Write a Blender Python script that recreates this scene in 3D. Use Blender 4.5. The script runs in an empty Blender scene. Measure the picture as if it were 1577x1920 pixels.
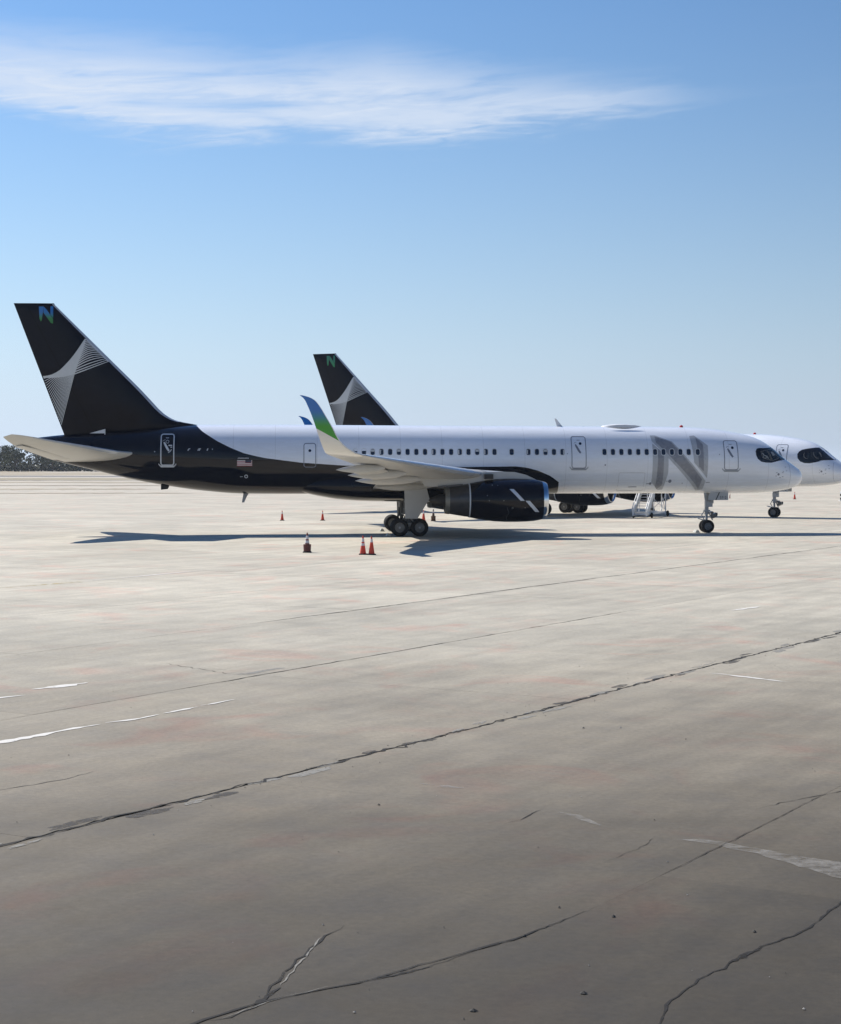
import bpy, bmesh, math, random
from mathutils import Vector, Matrix
R = math.radians
rng = random.Random(7)
scene = bpy.context.scene
COL = scene.collection

# ------------------------------------------------------------------ camera
cam_d = bpy.data.cameras.new('camera')
cam = bpy.data.objects.new('camera', cam_d)
COL.objects.link(cam)
cam.location = (0, 0, 4.39)
cam.rotation_euler = (R(90), 0, 0)
cam_d.sensor_fit = 'VERTICAL'
cam_d.sensor_height = 24.0
cam_d.lens = 24.0 * 3359 / 1920
cam_d.shift_y = -98 / 1920
cam_d.clip_start = 0.5
cam_d.clip_end = 6000
scene.camera = cam

# ------------------------------------------------------------------ exposure
scene.view_settings.view_transform = 'Standard'
scene.view_settings.look = 'None'
scene.view_settings.exposure = 0.36
scene.view_settings.gamma = 1.0
scene.cycles.use_denoising = True
scene.cycles.max_bounces = 8
scene.cycles.caustics_reflective = False
scene.cycles.caustics_refractive = False

# ------------------------------------------------------------------ node helper
class NT:
    def __init__(self, tree):
        self.t = tree
        tree.nodes.clear()
    def n(self, typ, **kw):
        nd = self.t.nodes.new(typ)
        for k, v in kw.items():
            setattr(nd, k, v)
        return nd
    def l(self, a, b):
        self.t.links.new(a, b)
    def put(self, sock, v):
        if hasattr(v, 'is_linked') or isinstance(v, bpy.types.NodeSocket):
            self.l(v, sock)
        else:
            sock.default_value = v
    def math(self, op, a, b=None, c=None, clamp=False):
        m = self.n('ShaderNodeMath', operation=op, use_clamp=clamp)
        self.put(m.inputs[0], a)
        if b is not None: self.put(m.inputs[1], b)
        if c is not None: self.put(m.inputs[2], c)
        return m.outputs[0]
    def noise(self, vec, scale, detail=3, rough=0.5, dist=0.0):
        nd = self.n('ShaderNodeTexNoise')
        if vec is not None: self.l(vec, nd.inputs['Vector'])
        nd.inputs['Scale'].default_value = scale
        nd.inputs['Detail'].default_value = detail
        nd.inputs['Roughness'].default_value = rough
        nd.inputs['Distortion'].default_value = dist
        return nd.outputs['Fac']
    def smooth(self, v, lo, hi):
        m = self.n('ShaderNodeMapRange', interpolation_type='SMOOTHSTEP')
        self.put(m.inputs[0], v); self.put(m.inputs[1], lo); self.put(m.inputs[2], hi)
        return m.outputs[0]
    def lin(self, v, lo, hi, a, b):
        m = self.n('ShaderNodeMapRange')
        self.put(m.inputs[0], v); self.put(m.inputs[1], lo); self.put(m.inputs[2], hi)
        self.put(m.inputs[3], a); self.put(m.inputs[4], b)
        return m.outputs[0]
    def mix(self, fac, a, b, blend='MIX'):
        m = self.n('ShaderNodeMix', data_type='RGBA', blend_type=blend)
        self.put(m.inputs[0], fac); self.put(m.inputs[6], a); self.put(m.inputs[7], b)
        return m.outputs[2]
    def curve(self, v, pts):
        c = self.n('ShaderNodeFloatCurve')
        cm = c.mapping.curves[0]
        while len(cm.points) < len(pts):
            cm.points.new(0.5, 0.5)
        for p, (x, y) in zip(cm.points, pts):
            p.location = (x, y); p.handle_type = 'VECTOR'
        c.mapping.update()
        self.put(c.inputs['Value'], v)
        return c.outputs[0]

# ------------------------------------------------------------------ sun direction
SUN = Vector((-0.77, 0.65, 1.0)).normalized()
SUN_EL = math.asin(SUN.z)
SUN_AZ = math.atan2(SUN.x, SUN.y)

# ------------------------------------------------------------------ world: sky with one cirrus bank
world = bpy.data.worlds.new('World')
scene.world = world
world.use_nodes = True
w = NT(world.node_tree)
sky = w.n('ShaderNodeTexSky', sky_type='NISHITA', sun_disc=False)
sky.sun_elevation = SUN_EL
sky.sun_rotation = SUN_AZ
sky.altitude = 100
sky.air_density = 1.0
sky.dust_density = 0.1
sky.ozone_density = 3.0
bg = w.n('ShaderNodeBackground'); bg.inputs[1].default_value = 0.07
tc = w.n('ShaderNodeTexCoord')
sep = w.n('ShaderNodeSeparateXYZ'); w.l(tc.outputs['Generated'], sep.inputs[0])
az = w.math('ARCTAN2', sep.outputs[0], sep.outputs[1])
el = w.math('ARCSINE', sep.outputs[2])
def A_(u): return (u - 788.5) / 3359
def E_(v): return (862 - v) / 3359
a01 = w.lin(az, A_(-500), A_(1700), 0.0, 1.0)
def cur(pts):
    return w.math('MULTIPLY', w.curve(a01, [((u + 500) / 2200, E_(v) / 0.4) for u, v in pts]), 0.4)
up = cur([(-500, 150), (-250, 90), (0, 62), (250, 66), (480, 92), (720, 80), (950, 118), (1240, 152), (1330, 172), (1420, 184), (1700, 184)])
lo = cur([(-500, 160), (-250, 190), (0, 222), (250, 272), (500, 276), (850, 274), (1100, 246), (1300, 206), (1420, 194), (1700, 194)])
cvec = w.n('ShaderNodeCombineXYZ')
w.l(w.math('MULTIPLY', az, 0.8), cvec.inputs[0])
w.l(w.math('MULTIPLY_ADD', az, -0.35, w.math('MULTIPLY', el, 6.5)), cvec.inputs[1])
n1 = w.noise(cvec.outputs[0], 9.0, 5, 0.52, 0.5)
n2 = w.noise(cvec.outputs[0], 30.0, 7, 0.64, 1.0)
n1c = w.math('SUBTRACT', n1, 0.5)
n2c = w.math('SUBTRACT', n2, 0.5)
wob = w.math('ADD', w.math('MULTIPLY', n1c, 0.022), w.math('MULTIPLY', n2c, 0.020))
elw = w.math('ADD', el, wob)
d_lo = w.smooth(w.math('SUBTRACT', elw, lo), -0.006, 0.016)
d_up = w.smooth(w.math('SUBTRACT', up, elw), -0.004, 0.030)
fib = w.math('ADD', w.math('MULTIPLY', w.smooth(n1, 0.30, 0.58), 0.64), w.math('MULTIPLY', w.smooth(n2, 0.30, 0.68), 0.36))
hb = w.math('SUBTRACT', elw, lo)
band = w.math('MULTIPLY', w.math('MULTIPLY', w.smooth(hb, 0.0, 0.010), w.math('SUBTRACT', 1.0, w.smooth(hb, 0.014, 0.034))), w.math('MULTIPLY', w.smooth(n1, 0.22, 0.5), 0.85))
fib = w.math('MAXIMUM', fib, band)
dens = w.math('MULTIPLY', w.math('MULTIPLY', d_lo, d_up), fib, clamp=True)
dens = w.math('MULTIPLY', dens, 0.88)
# thin veils elsewhere, same noise
n3 = w.noise(cvec.outputs[0], 3.0, 5, 0.6, 0.4)
veil = w.math('MULTIPLY', w.math('MULTIPLY', w.smooth(n3, 0.60, 0.85), w.smooth(el, 0.16, 0.32)), 0.35)
dens = w.math('MAXIMUM', dens, veil)
# pale ground haze whitens the lowest sky all round
hz = w.math('MULTIPLY', w.math('POWER', 2.718, w.math('MULTIPLY', w.math('MAXIMUM', el, 0.0), -8.0)), 0.90)
hs = w.n('ShaderNodeHueSaturation'); hs.inputs['Saturation'].default_value = 1.25; hs.inputs['Hue'].default_value = 0.505; hs.inputs['Value'].default_value = 1.15
w.l(sky.outputs[0], hs.inputs['Color'])
skyh = w.mix(hz, hs.outputs[0], (5.3, 7.2, 10.3, 1))
hz2 = w.math('MULTIPLY', w.math('POWER', 2.718, w.math('MULTIPLY', w.math('MAXIMUM', el, 0.0), -20.0)), 0.62)
skyh = w.mix(hz2, skyh, (8.3, 9.4, 10.8, 1))
# sky brightens towards the sun and deepens away from it
dt = w.n('ShaderNodeVectorMath', operation='DOT_PRODUCT'); w.l(tc.outputs['Generated'], dt.inputs[0]); dt.inputs[1].default_value = SUN
glow = w.math('MAXIMUM', w.math('MULTIPLY_ADD', dt.outputs['Value'], 0.85, 0.53), 0.8)
gv = w.n('ShaderNodeCombineXYZ')
for i in range(3): w.l(glow, gv.inputs[i])
skyh = w.mix(1.0, skyh, gv.outputs[0], 'MULTIPLY')
skyc = w.mix(dens, skyh, (8.3, 9.1, 10.4, 1))
w.l(skyc, bg.inputs[0])
wo = w.n('ShaderNodeOutputWorld')
w.l(bg.outputs[0], wo.inputs[0])

# ------------------------------------------------------------------ sun lamp
sd = bpy.data.lights.new('sun', 'SUN')
sd.energy = 5.0
sd.angle = R(0.53)
sd.color = (1.0, 0.95, 0.87)
so = bpy.data.objects.new('sun', sd)
COL.objects.link(so)
so.location = (-60, 60, 90)
so.rotation_euler = (-SUN).to_track_quat('-Z', 'Y').to_euler()

# ================================================================== materials
MATS = {}
def newmat(name):
    m = bpy.data.materials.new(name)
    m.use_nodes = True
    MATS[name] = m
    return m, NT(m.node_tree)
def out(nt, bsdf):
    o = nt.n('ShaderNodeOutputMaterial'); nt.l(bsdf.outputs[0], o.inputs[0])
def simple(name, col, rough=0.5, metal=0.0, coat=0.0, var=0.08, vscale=3.0, spec=0.5, bump=0.0, bscale=40):
    m, t = newmat(name)
    b = t.n('ShaderNodeBsdfPrincipled')
    tcn = t.n('ShaderNodeTexCoord')
    nz = t.noise(tcn.outputs['Object'], vscale, 5, 0.6)
    c2 = t.mix(t.lin(nz, 0.3, 0.7, 0.0, 1.0), tuple(c * (1 - var) for c in col) + (1,), tuple(min(1, c * (1 + var)) for c in col) + (1,))
    t.l(c2, b.inputs['Base Color'])
    t.put(b.inputs['Roughness'], t.lin(nz, 0.3, 0.7, max(0.02, rough * 0.85), min(1, rough * 1.15)))
    b.inputs['Metallic'].default_value = metal
    b.inputs['Specular IOR Level'].default_value = spec
    b.inputs['Coat Weight'].default_value = coat
    b.inputs['Coat Roughness'].default_value = 0.05
    if bump:
        bn = t.n('ShaderNodeBump'); bn.inputs['Strength'].default_value = bump
        t.l(t.noise(tcn.outputs['Object'], bscale, 4), bn.inputs['Height'])
        t.l(bn.outputs[0], b.inputs['Normal'])
    out(t, b)
    return m

WHITE = (0.80, 0.84, 0.91)
NAVY = (0.0045, 0.005, 0.010)
def paint_mat(name, pts=None):
    """white gloss with the dark swoop of the livery below the curve z(s)."""
    m, t = newmat(name)
    b = t.n('ShaderNodeBsdfPrincipled')
    tcn = t.n('ShaderNodeTexCoord')
    s = t.n('ShaderNodeSeparateXYZ'); t.l(tcn.outputs['Object'], s.inputs[0])
    st = t.math('DIVIDE', t.math('MULTIPLY', s.outputs[0], -1.0), 48.0)
    zc = t.math('MULTIPLY', t.curve(st, [(a / 48, z / 8) for a, z in pts]), 8.0)
    dark = t.math('GREATER_THAN', zc, s.outputs[2])
    # faint dirt streaks and skin panels on the white
    mp = t.n('ShaderNodeMapping'); mp.inputs['Scale'].default_value = (0.5, 1, 2.2)
    t.l(tcn.outputs['Object'], mp.inputs[0])
    dirt = t.lin(t.noise(mp.outputs[0], 2.2, 6, 0.65), 0.35, 0.75, 0.0, 1.0)
    wcol = t.mix(dirt, WHITE + (1,), (0.73, 0.76, 0.81, 1))
    # lap joints: thin darker lines every 2.4 m and two stringer lines
    fr = t.math('FRACT', t.math('DIVIDE', s.outputs[0], 2.44))
    ln = t.math('LESS_THAN', fr, 0.010)
    ln2 = t.math('LESS_THAN', t.math('ABSOLUTE', t.math('SUBTRACT', s.outputs[2], 3.18)), 0.008)
    wcol = t.mix(t.math('MULTIPLY', t.math('MAXIMUM', ln, ln2), 0.35), wcol, (0.35, 0.36, 0.38, 1))
    col = t.mix(dark, wcol, NAVY + (1,))
    t.l(col, b.inputs['Base Color'])
    t.put(b.inputs['Roughness'], t.math('ADD', t.math('MULTIPLY', dark, -0.20), t.lin(dirt, 0, 1, 0.22, 0.30)))
    t.put(b.inputs['Specular IOR Level'], t.lin(dark, 0, 1, 0.5, 0.34))
    t.put(b.inputs['Coat Weight'], t.math('MULTIPLY', t.math('SUBTRACT', 1.0, dark), 0.6)); b.inputs['Coat Roughness'].default_value = 0.04
    bn = t.n('ShaderNodeBump'); bn.inputs['Strength'].default_value = 0.05; bn.inputs['Distance'].default_value = 0.02
    t.l(t.noise(tcn.outputs['Object'], 1.6, 2), bn.inputs['Height'])
    t.l(bn.outputs[0], b.inputs['Normal'])
    out(t, b)
    return m
SWOOP = [(0, 0), (14.80, 0), (14.92, 2.98), (15.05, 3.11), (15.53, 3.43), (16.25, 3.74), (16.98, 3.93), (17.64, 4.0),
         (20.5, 3.96), (27.69, 4.05), (30.2, 4.22), (32.24, 4.48), (32.83, 4.60), (33.53, 4.77), (34.31, 5.09), (35.09, 5.48),
         (35.95, 6.03), (36.45, 6.50), (36.6, 8), (48, 8)]
seam_m = simple('hinge_seam', (0.001, 0.001, 0.001), 0.9, spec=0.02)
fin_black = simple('fin_black', NAVY, 0.10, coat=0.0, var=0.15, spec=0.13)
paint = paint_mat('livery_paint', SWOOP)
navy = simple('navy_gloss', NAVY, 0.06, coat=0.0, var=0.15, spec=0.27)
grey_wing = simple('wing_grey', (0.44, 0.44, 0.43), 0.35, var=0.06, vscale=1.2, coat=0.1)
metal = simple('polished_metal', (0.72, 0.74, 0.78), 0.14, metal=1.0, var=0.05)
slat_metal = simple('slat_metal', (0.60, 0.63, 0.67), 0.25, metal=0.35, var=0.08, vscale=0.8)
exh = simple('exhaust_metal', (0.075, 0.075, 0.078), 0.36, metal=0.5, var=0.2, vscale=2.5)
exh_ring = simple('exhaust_ring', (0.22, 0.22, 0.20), 0.4, metal=0.5, var=0.2)
dark = simple('dark_void', (0.010, 0.010, 0.011), 0.6, var=0.2)
gear_grey = simple('gear_grey', (0.36, 0.37, 0.38), 0.4, var=0.15, vscale=5)
door_grey = simple('gear_door_grey', (0.42, 0.43, 0.44), 0.35, var=0.05, vscale=1.0)
oily = simple('oily_steel', (0.09, 0.09, 0.09), 0.35, metal=0.5, var=0.4, vscale=8)
rubber = simple('tyre_rubber', (0.013, 0.013, 0.014), 0.75, var=0.3, vscale=6, spec=0.25)
rim_m = simple('wheel_rim', (0.15, 0.15, 0.15), 0.45, metal=0.3, var=0.3, vscale=6)
line_dk = simple('outline_grey', (0.17, 0.19, 0.24), 0.4)
line_lt = simple('outline_silver', (0.58, 0.60, 0.62), 0.4)
glass = simple('window_glass', (0.010, 0.018, 0.040), 0.08, var=0.3, coat=0.3)
frame_m = simple('window_frame_paint', (0.62, 0.64, 0.66), 0.3)
shade_m = simple('window_shade', (0.50, 0.51, 0.52), 0.5)
mask_m = simple('mask_black', (0.006, 0.006, 0.008), 0.09, var=0.2, coat=0.4)
cockpit_glass = simple('cockpit_glass', (0.016, 0.020, 0.020), 0.05, var=0.5, coat=0.5)
frame_glint_tan = simple('cockpit_frame_glint', (0.16, 0.15, 0.13), 0.4)
seat_m = simple('cockpit_seat_grey', (0.30, 0.31, 0.30), 0.6)
titl_lt = simple('letter_grey_light', (0.43, 0.45, 0.48), 0.28, var=0.05)
titl_dk = simple('letter_grey_dark', (0.24, 0.25, 0.28), 0.28, var=0.05)
silver = simple('silver_film', (0.50, 0.53, 0.55), 0.35, var=0.04)
slash_m = simple('slash_silver', (0.62, 0.66, 0.70), 0.3, var=0.04)
red_m = simple('beacon_red', (0.45, 0.012, 0.012), 0.3)
flag_w = simple('flag_white', (0.62, 0.60, 0.60), 0.4)
flag_r = simple('flag_red', (0.36, 0.02, 0.035), 0.4)
flag_b = simple('flag_blue', (0.01, 0.015, 0.06), 0.4)
black_txt = simple('stencil_black', (0.015, 0.015, 0.016), 0.5)
radome_g = simple('antenna_grey', (0.30, 0.33, 0.36), 0.4)
stair_w = simple('stair_white', (0.72, 0.73, 0.73), 0.4, var=0.1, vscale=4)
tread_m = simple('stair_tread', (0.05, 0.052, 0.05), 0.7, var=0.2)
cone_o = simple('cone_orange', (0.62, 0.055, 0.02), 0.5, var=0.15, vscale=9)
cone_d = simple('cone_faded_red', (0.21, 0.045, 0.035), 0.6, var=0.35, vscale=12)
cone_c = simple('cone_collar', (0.12, 0.035, 0.03), 0.7, var=0.4, vscale=14)
cone_b = simple('cone_brown_collar', (0.11, 0.06, 0.03), 0.7, var=0.4, vscale=14)
cone_w = simple('cone_band', (0.66, 0.64, 0.64), 0.5, var=0.1, vscale=9)
cone_k = simple('cone_base', (0.02, 0.02, 0.02), 0.8)

def grad_mat(name, lo_c, hi_c, z0, z1, white_line=None):
    m, t = newmat(name)
    b = t.n('ShaderNodeBsdfPrincipled')
    tcn = t.n('ShaderNodeTexCoord')
    s = t.n('ShaderNodeSeparateXYZ'); t.l(tcn.outputs['Object'], s.inputs[0])
    g = t.smooth(s.outputs[2], z0, z1)
    c = t.mix(g, lo_c + (1,), hi_c + (1,))
    if white_line:
        (s0, za), (s1, zb) = white_line
        k = (zb - za) / (s1 - s0)
        zl = t.math('MULTIPLY_ADD', t.math('ADD', t.math('MULTIPLY', s.outputs[0], -1.0), -s0), k, za)
        c = t.mix(t.math('GREATER_THAN', s.outputs[2], zl), (0.66, 0.66, 0.64, 1), c)
    t.l(c, b.inputs['Base Color'])
    b.inputs['Roughness'].default_value = 0.25
    b.inputs['Coat Weight'].default_value = 0.3
    out(t, b)
    return m
winglet_m = grad_mat('winglet_paint', (0.016, 0.26, 0.012), (0.004, 0.13, 0.46), 5.95, 6.85, ((28.44, 5.30), (29.54, 5.90)))
tailN1 = grad_mat('tail_letter_teal', (0.02, 0.18, 0.03), (0.008, 0.13, 0.42), 12.62, 13.12)
tailN2 = grad_mat('tail_letter_green', (0.01, 0.22, 0.06), (0.012, 0.16, 0.10), 12.35, 13.3)

# ================================================================== mesh helpers
def link(o, parent=None):
    COL.objects.link(o)
    if parent is not None: o.parent = parent
    return o
def mesh_obj(name, verts, faces, mat, parent=None, smooth=True, angle=35):
    me = bpy.data.meshes.new(name)
    me.from_pydata([tuple(v) for v in verts], [], faces)
    bm = bmesh.new(); bm.from_mesh(me)
    bmesh.ops.recalc_face_normals(bm, faces=bm.faces)
    bm.to_mesh(me); bm.free()
    for m in (mat if isinstance(mat, (list, tuple)) else [mat]):
        me.materials.append(m)
    if smooth:
        me.shade_smooth(); me.set_sharp_from_angle(angle=R(angle))
    return link(bpy.data.objects.new(name, me), parent)
def inst(name, me, parent=None, loc=(0, 0, 0), rot=None):
    o = bpy.data.objects.new(name, me)
    o.location = loc
    if rot: o.rotation_euler = rot
    return link(o, parent)
class MB:
    """collects primitives into one mesh."""
    def __init__(self): self.v = []; self.f = []
    def add(self, v, f):
        b = len(self.v); self.v += [tuple(p) for p in v]; self.f += [tuple(i + b for i in q) for q in f]; return self
    def box(self, c, size, rot=None, ch=0.0):
        x, y, z = (d / 2 for d in size)
        pts = [Vector((i * x, j * y, k * z)) for k in (-1, 1) for j in (-1, 1) for i in (-1, 1)]
        if rot is not None: pts = [rot @ p for p in pts]
        c = Vector(c)
        return self.add([p + c for p in pts], [(0, 2, 3, 1), (4, 5, 7, 6), (0, 1, 5, 4), (2, 6, 7, 3), (0, 4, 6, 2), (1, 3, 7, 5)])
    def tube(self, a, b, r, r2=None, n=10):
        a = Vector(a); b = Vector(b); r2 = r if r2 is None else r2
        d = (b - a).normalized(); u = d.orthogonal().normalized(); q = d.cross(u)
        v = []
        for c, rr in ((a, r), (b, r2)):
            v += [c + (u * math.cos(2 * math.pi * i / n) + q * math.sin(2 * math.pi * i / n)) * rr for i in range(n)]
        f = [(i, (i + 1) % n, n + (i + 1) % n, n + i) for i in range(n)] + [tuple(range(n))[::-1], tuple(range(n, 2 * n))]
        return self.add(v, f)
    def lathe(self, prof, c=(0, 0, 0), axis='x', n=40):
        """prof: (along, radius)."""
        v = []
        for a, r in prof:
            for i in range(n):
                t = 2 * math.pi * i / n
                p = {'x': (a, r * math.cos(t), r * math.sin(t)), 'y': (r * math.cos(t), a, r * math.sin(t)), 'z': (r * math.cos(t), r * math.sin(t), a)}[axis]
                v.append((p[0] + c[0], p[1] + c[1], p[2] + c[2]))
        f = []
        for k in range(len(prof) - 1):
            for i in range(n):
                f.append((k * n + i, k * n + (i + 1) % n, (k + 1) * n + (i + 1) % n, (k + 1) * n + i))
        return self.add(v, f)
    def loft(self, rings, cap0=True, cap1=True):
        n = len(rings[0]); v = [p for r in rings for p in r]; f = []
        for k in range(len(rings) - 1):
            for i in range(n):
                f.append((k * n + i, k * n + (i + 1) % n, (k + 1) * n + (i + 1) % n, (k + 1) * n + i))
        if cap0: f.append(tuple(range(n))[::-1])
        if cap1: f.append(tuple(range((len(rings) - 1) * n, len(rings) * n)))
        return self.add(v, f)
    def prism(self, poly, y0, y1, fn=lambda a, b, y: (-a, -y, b)):
        n = len(poly)
        v = [fn(a, b, y0) for a, b in poly] + [fn(a, b, y1) for a, b in poly]
        f = [(i, (i + 1) % n, n + (i + 1) % n, n + i) for i in range(n)] + [tuple(range(n))[::-1], tuple(range(n, 2 * n))]
        return self.add(v, f)
    def obj(self, name, mat, parent=None, smooth=True, angle=35):
        return mesh_obj(name, self.v, self.f, mat, parent, smooth, angle)

def pchip(xs, ys):
    n = len(xs); h = [xs[i + 1] - xs[i] for i in range(n - 1)]; d = [(ys[i + 1] - ys[i]) / h[i] for i in range(n - 1)]
    m = [d[0]] + [0.0] * (n - 2) + [d[-1]]
    for i in range(1, n - 1):
        if d[i - 1] * d[i] > 0:
            w1 = 2 * h[i] + h[i - 1]; w2 = h[i] + 2 * h[i - 1]
            m[i] = (w1 + w2) / (w1 / d[i - 1] + w2 / d[i])
    def fn(x):
        if x <= xs[0]: return ys[0]
        if x >= xs[-1]: return ys[-1]
        i = 0
        while x > xs[i + 1]: i += 1
        t = (x - xs[i]) / h[i]
        return ((2 * t**3 - 3 * t**2 + 1) * ys[i] + (t**3 - 2 * t**2 + t) * h[i] * m[i] + (-2 * t**3 + 3 * t**2) * ys[i + 1] + (t**3 - t**2) * h[i] * m[i + 1])
    return fn
def linear(xs, ys):
    def fn(x):
        if x <= xs[0]: return ys[0]
        for i in range(len(xs) - 1):
            if x <= xs[i + 1]:
                t = (x - xs[i]) / (xs[i + 1] - xs[i]); return ys[i] + t * (ys[i + 1] - ys[i])
        return ys[-1]
    return fn

# ================================================================== airliner geometry
# s = metres aft of the nose, y = metres to starboard, z = metres above the ground; local point = (-s, -y, z)
def L(s, y, z): return (-s, -y, z)  # side outlines, doors and markings below back-projected offline from image pixels
ST = [(0.0, 3.36, 3.30, 0.04), (0.03, 3.55, 3.10, 0.24), (0.21, 3.84, 2.87, 0.55), (0.41, 3.98, 2.74, 0.75), (0.61, 4.13, 2.68, 0.90), (1.0, 4.42, 2.58, 1.13),
      (1.39, 4.72, 2.52, 1.30), (1.89, 5.14, 2.46, 1.46), (2.57, 5.58, 2.41, 1.62), (3.26, 5.84, 2.38, 1.72), (4.34, 6.06, 2.36, 1.81), (5.4, 6.22, 2.36, 1.855),
      (7.0, 6.34, 2.37, 1.88), (9.0, 6.37, 2.37, 1.88), (20, 6.40, 2.37, 1.88), (31, 6.46, 2.36, 1.88), (33.6, 6.46, 2.38, 1.86), (36, 6.44, 2.56, 1.78),
      (37.74, 6.38, 2.80, 1.66), (39.96, 6.22, 3.20, 1.42), (42.33, 6.02, 3.77, 1.08), (43.9, 5.88, 4.15, 0.82), (45.07, 5.76, 4.46, 0.60), (46.2, 5.60, 4.88, 0.36), (46.6, 5.50, 5.06, 0.24)]
_s = [a[0] for a in ST]
ftop = pchip(_s, [a[1] for a in ST]); fbot = pchip(_s, [a[2] for a in ST]); fhw = pchip(_s, [a[3] for a in ST])
def fsurf(s, z, off=0.0, side=1):
    """point on the fuselage skin at station s and height z, pushed out by off."""
    t, b, hw = ftop(s), fbot(s), fhw(s)
    zm = (t + b) / 2; hz = (t - b) / 2
    k = max(-0.9999, min(0.9999, (z - zm) / hz))
    y = hw * math.sqrt(1 - k * k)
    ny, nz = y / hw**2, (z - zm) / hz**2
    ln = math.hypot(ny, nz) or 1
    return L(s, side * (y + off * ny / ln), zm + k * hz + off * nz / ln)

FTE = linear([5.0, 13.61], [43.77, 47.04])
FLE = pchip([5.6, 6.35, 6.52, 6.66, 6.88, 7.19, 7.75, 8.45, 10.0, 11.5, 13.53], [35.9, 36.0, 36.7, 37.45, 37.95, 38.39, 38.92, 39.57, 41.13, 42.64, 44.69])
def naca(x): 
    x = max(0, min(1, x)); return 5 * (0.2969 * math.sqrt(x) - 0.126 * x - 0.3516 * x * x + 0.2843 * x**3 - 0.1036 * x**4)
def ftc(z): return linear([6.0, 6.6, 7.4, 9.0, 13.6], [0.045, 0.06, 0.085, 0.10, 0.10])(z)
def finsurf(s, z, off=0.0, side=1):
    le, te = FLE(z), FTE(z); c = te - le
    return L(s, side * (naca((s - le) / c) * ftc(z) * c + off), z)

def slices(poly, dz, ds):
    """cut a polygon (s,z) into trapezoids -> list of quads of (s,z) points."""
    zs = sorted({round(p[1], 5) for p in poly})
    levels = []
    for a, b in zip(zs, zs[1:]):
        n = max(1, int(math.ceil((b - a) / dz)))
        levels += [a + (b - a) * i / n for i in range(n)]
    levels.append(zs[-1])
    n = len(poly); quads = []
    for a, b in zip(levels, levels[1:]):
        mid = (a + b) / 2; xs = []
        for i in range(n):
            (s0, z0), (s1, z1) = poly[i], poly[(i + 1) % n]
            if (z0 - mid) * (z1 - mid) < 0:
                f = lambda z: s0 + (s1 - s0) * (z - z0) / (z1 - z0)
                xs.append((f(mid), f(a), f(b)))
        xs.sort()
        for l, r in zip(xs[::2], xs[1::2]):
            k = max(1, int(math.ceil((r[0] - l[0]) / ds)))
            for j in range(k):
                t0, t1 = j / k, (j + 1) / k
                lerp = lambda u, v, t: u + (v - u) * t
                quads.append([(lerp(l[1], r[1], t0), a), (lerp(l[1], r[1], t1), a), (lerp(l[2], r[2], t1), b), (lerp(l[2], r[2], t0), b)])
    return quads
def decal(name, polys, mat, parent, surf=fsurf, off=0.006, side=1, dz=0.12, ds=0.5):
    m = MB()
    for poly in polys:
        for q in slices(poly, dz, ds):
            m.add([surf(s, z, off, side) for s, z in q], [(0, 1, 2, 3)])
    return m.obj(name, mat, parent)
def strip(m, path, width, surf=fsurf, off=0.008, side=1, closed=False):
    n = len(path); v = []
    for i, (s, z) in enumerate(path):
        a = path[(i - 1) % n] if (closed or i > 0) else path[i]
        b = path[(i + 1) % n] if (closed or i < n - 1) else path[i]
        d = Vector((b[0] - a[0], b[1] - a[1])); d = d.normalized() if d.length > 1e-9 else Vector((1, 0))
        wd = width[i] if isinstance(width, (list, tuple)) else width
        nx, nz = -d.y * wd / 2, d.x * wd / 2
        v += [surf(s + nx, z + nz, off, side), surf(s - nx, z - nz, off, side)]
    f = [(2 * i, 2 * i + 1, 2 * i + 3, 2 * i + 2) for i in range(n - 1)]
    if closed: f.append((2 * n - 2, 2 * n - 1, 1, 0))
    m.add(v, f)
def rrect(s0, z0, s1, z1, r, k=4):
    pts = []
    for cx, cz, a0 in ((s1 - r, z1 - r, 0), (s0 + r, z1 - r, 90), (s0 + r, z0 + r, 180), (s1 - r, z0 + r, 270)):
        for i in range(k + 1):
            a = R(a0 + 90 * i / k); pts.append((cx + r * math.cos(a), cz + r * math.sin(a)))
    return pts
def densify(path, d, closed=True):
    o = []; n = len(path)
    for i in range(n if closed else n - 1):
        a, b = path[i], path[(i + 1) % n]
        k = max(1, int(math.hypot(b[0] - a[0], b[1] - a[1]) / d))
        o += [(a[0] + (b[0] - a[0]) * j / k, a[1] + (b[1] - a[1]) * j / k) for j in range(k)]
    if not closed: o.append(path[-1])
    return o
def circle(s, z, r, n=12): return [(s + r * math.cos(2 * math.pi * i / n), z + r * math.sin(2 * math.pi * i / n)) for i in range(n)]

def text_mesh(txt, size):
    cu = bpy.data.curves.new('lettering', 'FONT'); cu.body = txt; cu.size = size; cu.extrude = 0.003
    ob = bpy.data.objects.new('lettering', cu); COL.objects.link(ob)
    dg = bpy.context.evaluated_depsgraph_get()
    me = bpy.data.meshes.new_from_object(ob.evaluated_get(dg))
    bpy.data.objects.remove(ob); bpy.data.curves.remove(cu)
    return me

def make_fuselage(root):
    m = MB(); rings = []
    N = 72
    ss = [0.0, 0.012, 0.03, 0.07, 0.13, 0.21, 0.31, 0.41, 0.52, 0.64, 0.8, 1.0, 1.2, 1.4, 1.65, 1.9, 2.2, 2.57, 2.9, 3.3, 3.8, 4.4, 5.0, 5.6, 6.3, 7.0]
    ss += [7.0 + i * 1.2 for i in range(1, 20)] + [31 + i * 0.55 for i in range(0, 28)] + [46.25, 46.45, 46.6]
    for s in ss:
        t, b, hw = ftop(s), fbot(s), fhw(s); zm = (t + b) / 2; hz = (t - b) / 2
        rings.append([L(s, hw * math.sin(2 * math.pi * i / N), zm + hz * math.cos(2 * math.pi * i / N)) for i in range(N)])
    m.loft(rings)
    return m.obj('fuselage', paint, root, angle=50)

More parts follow.
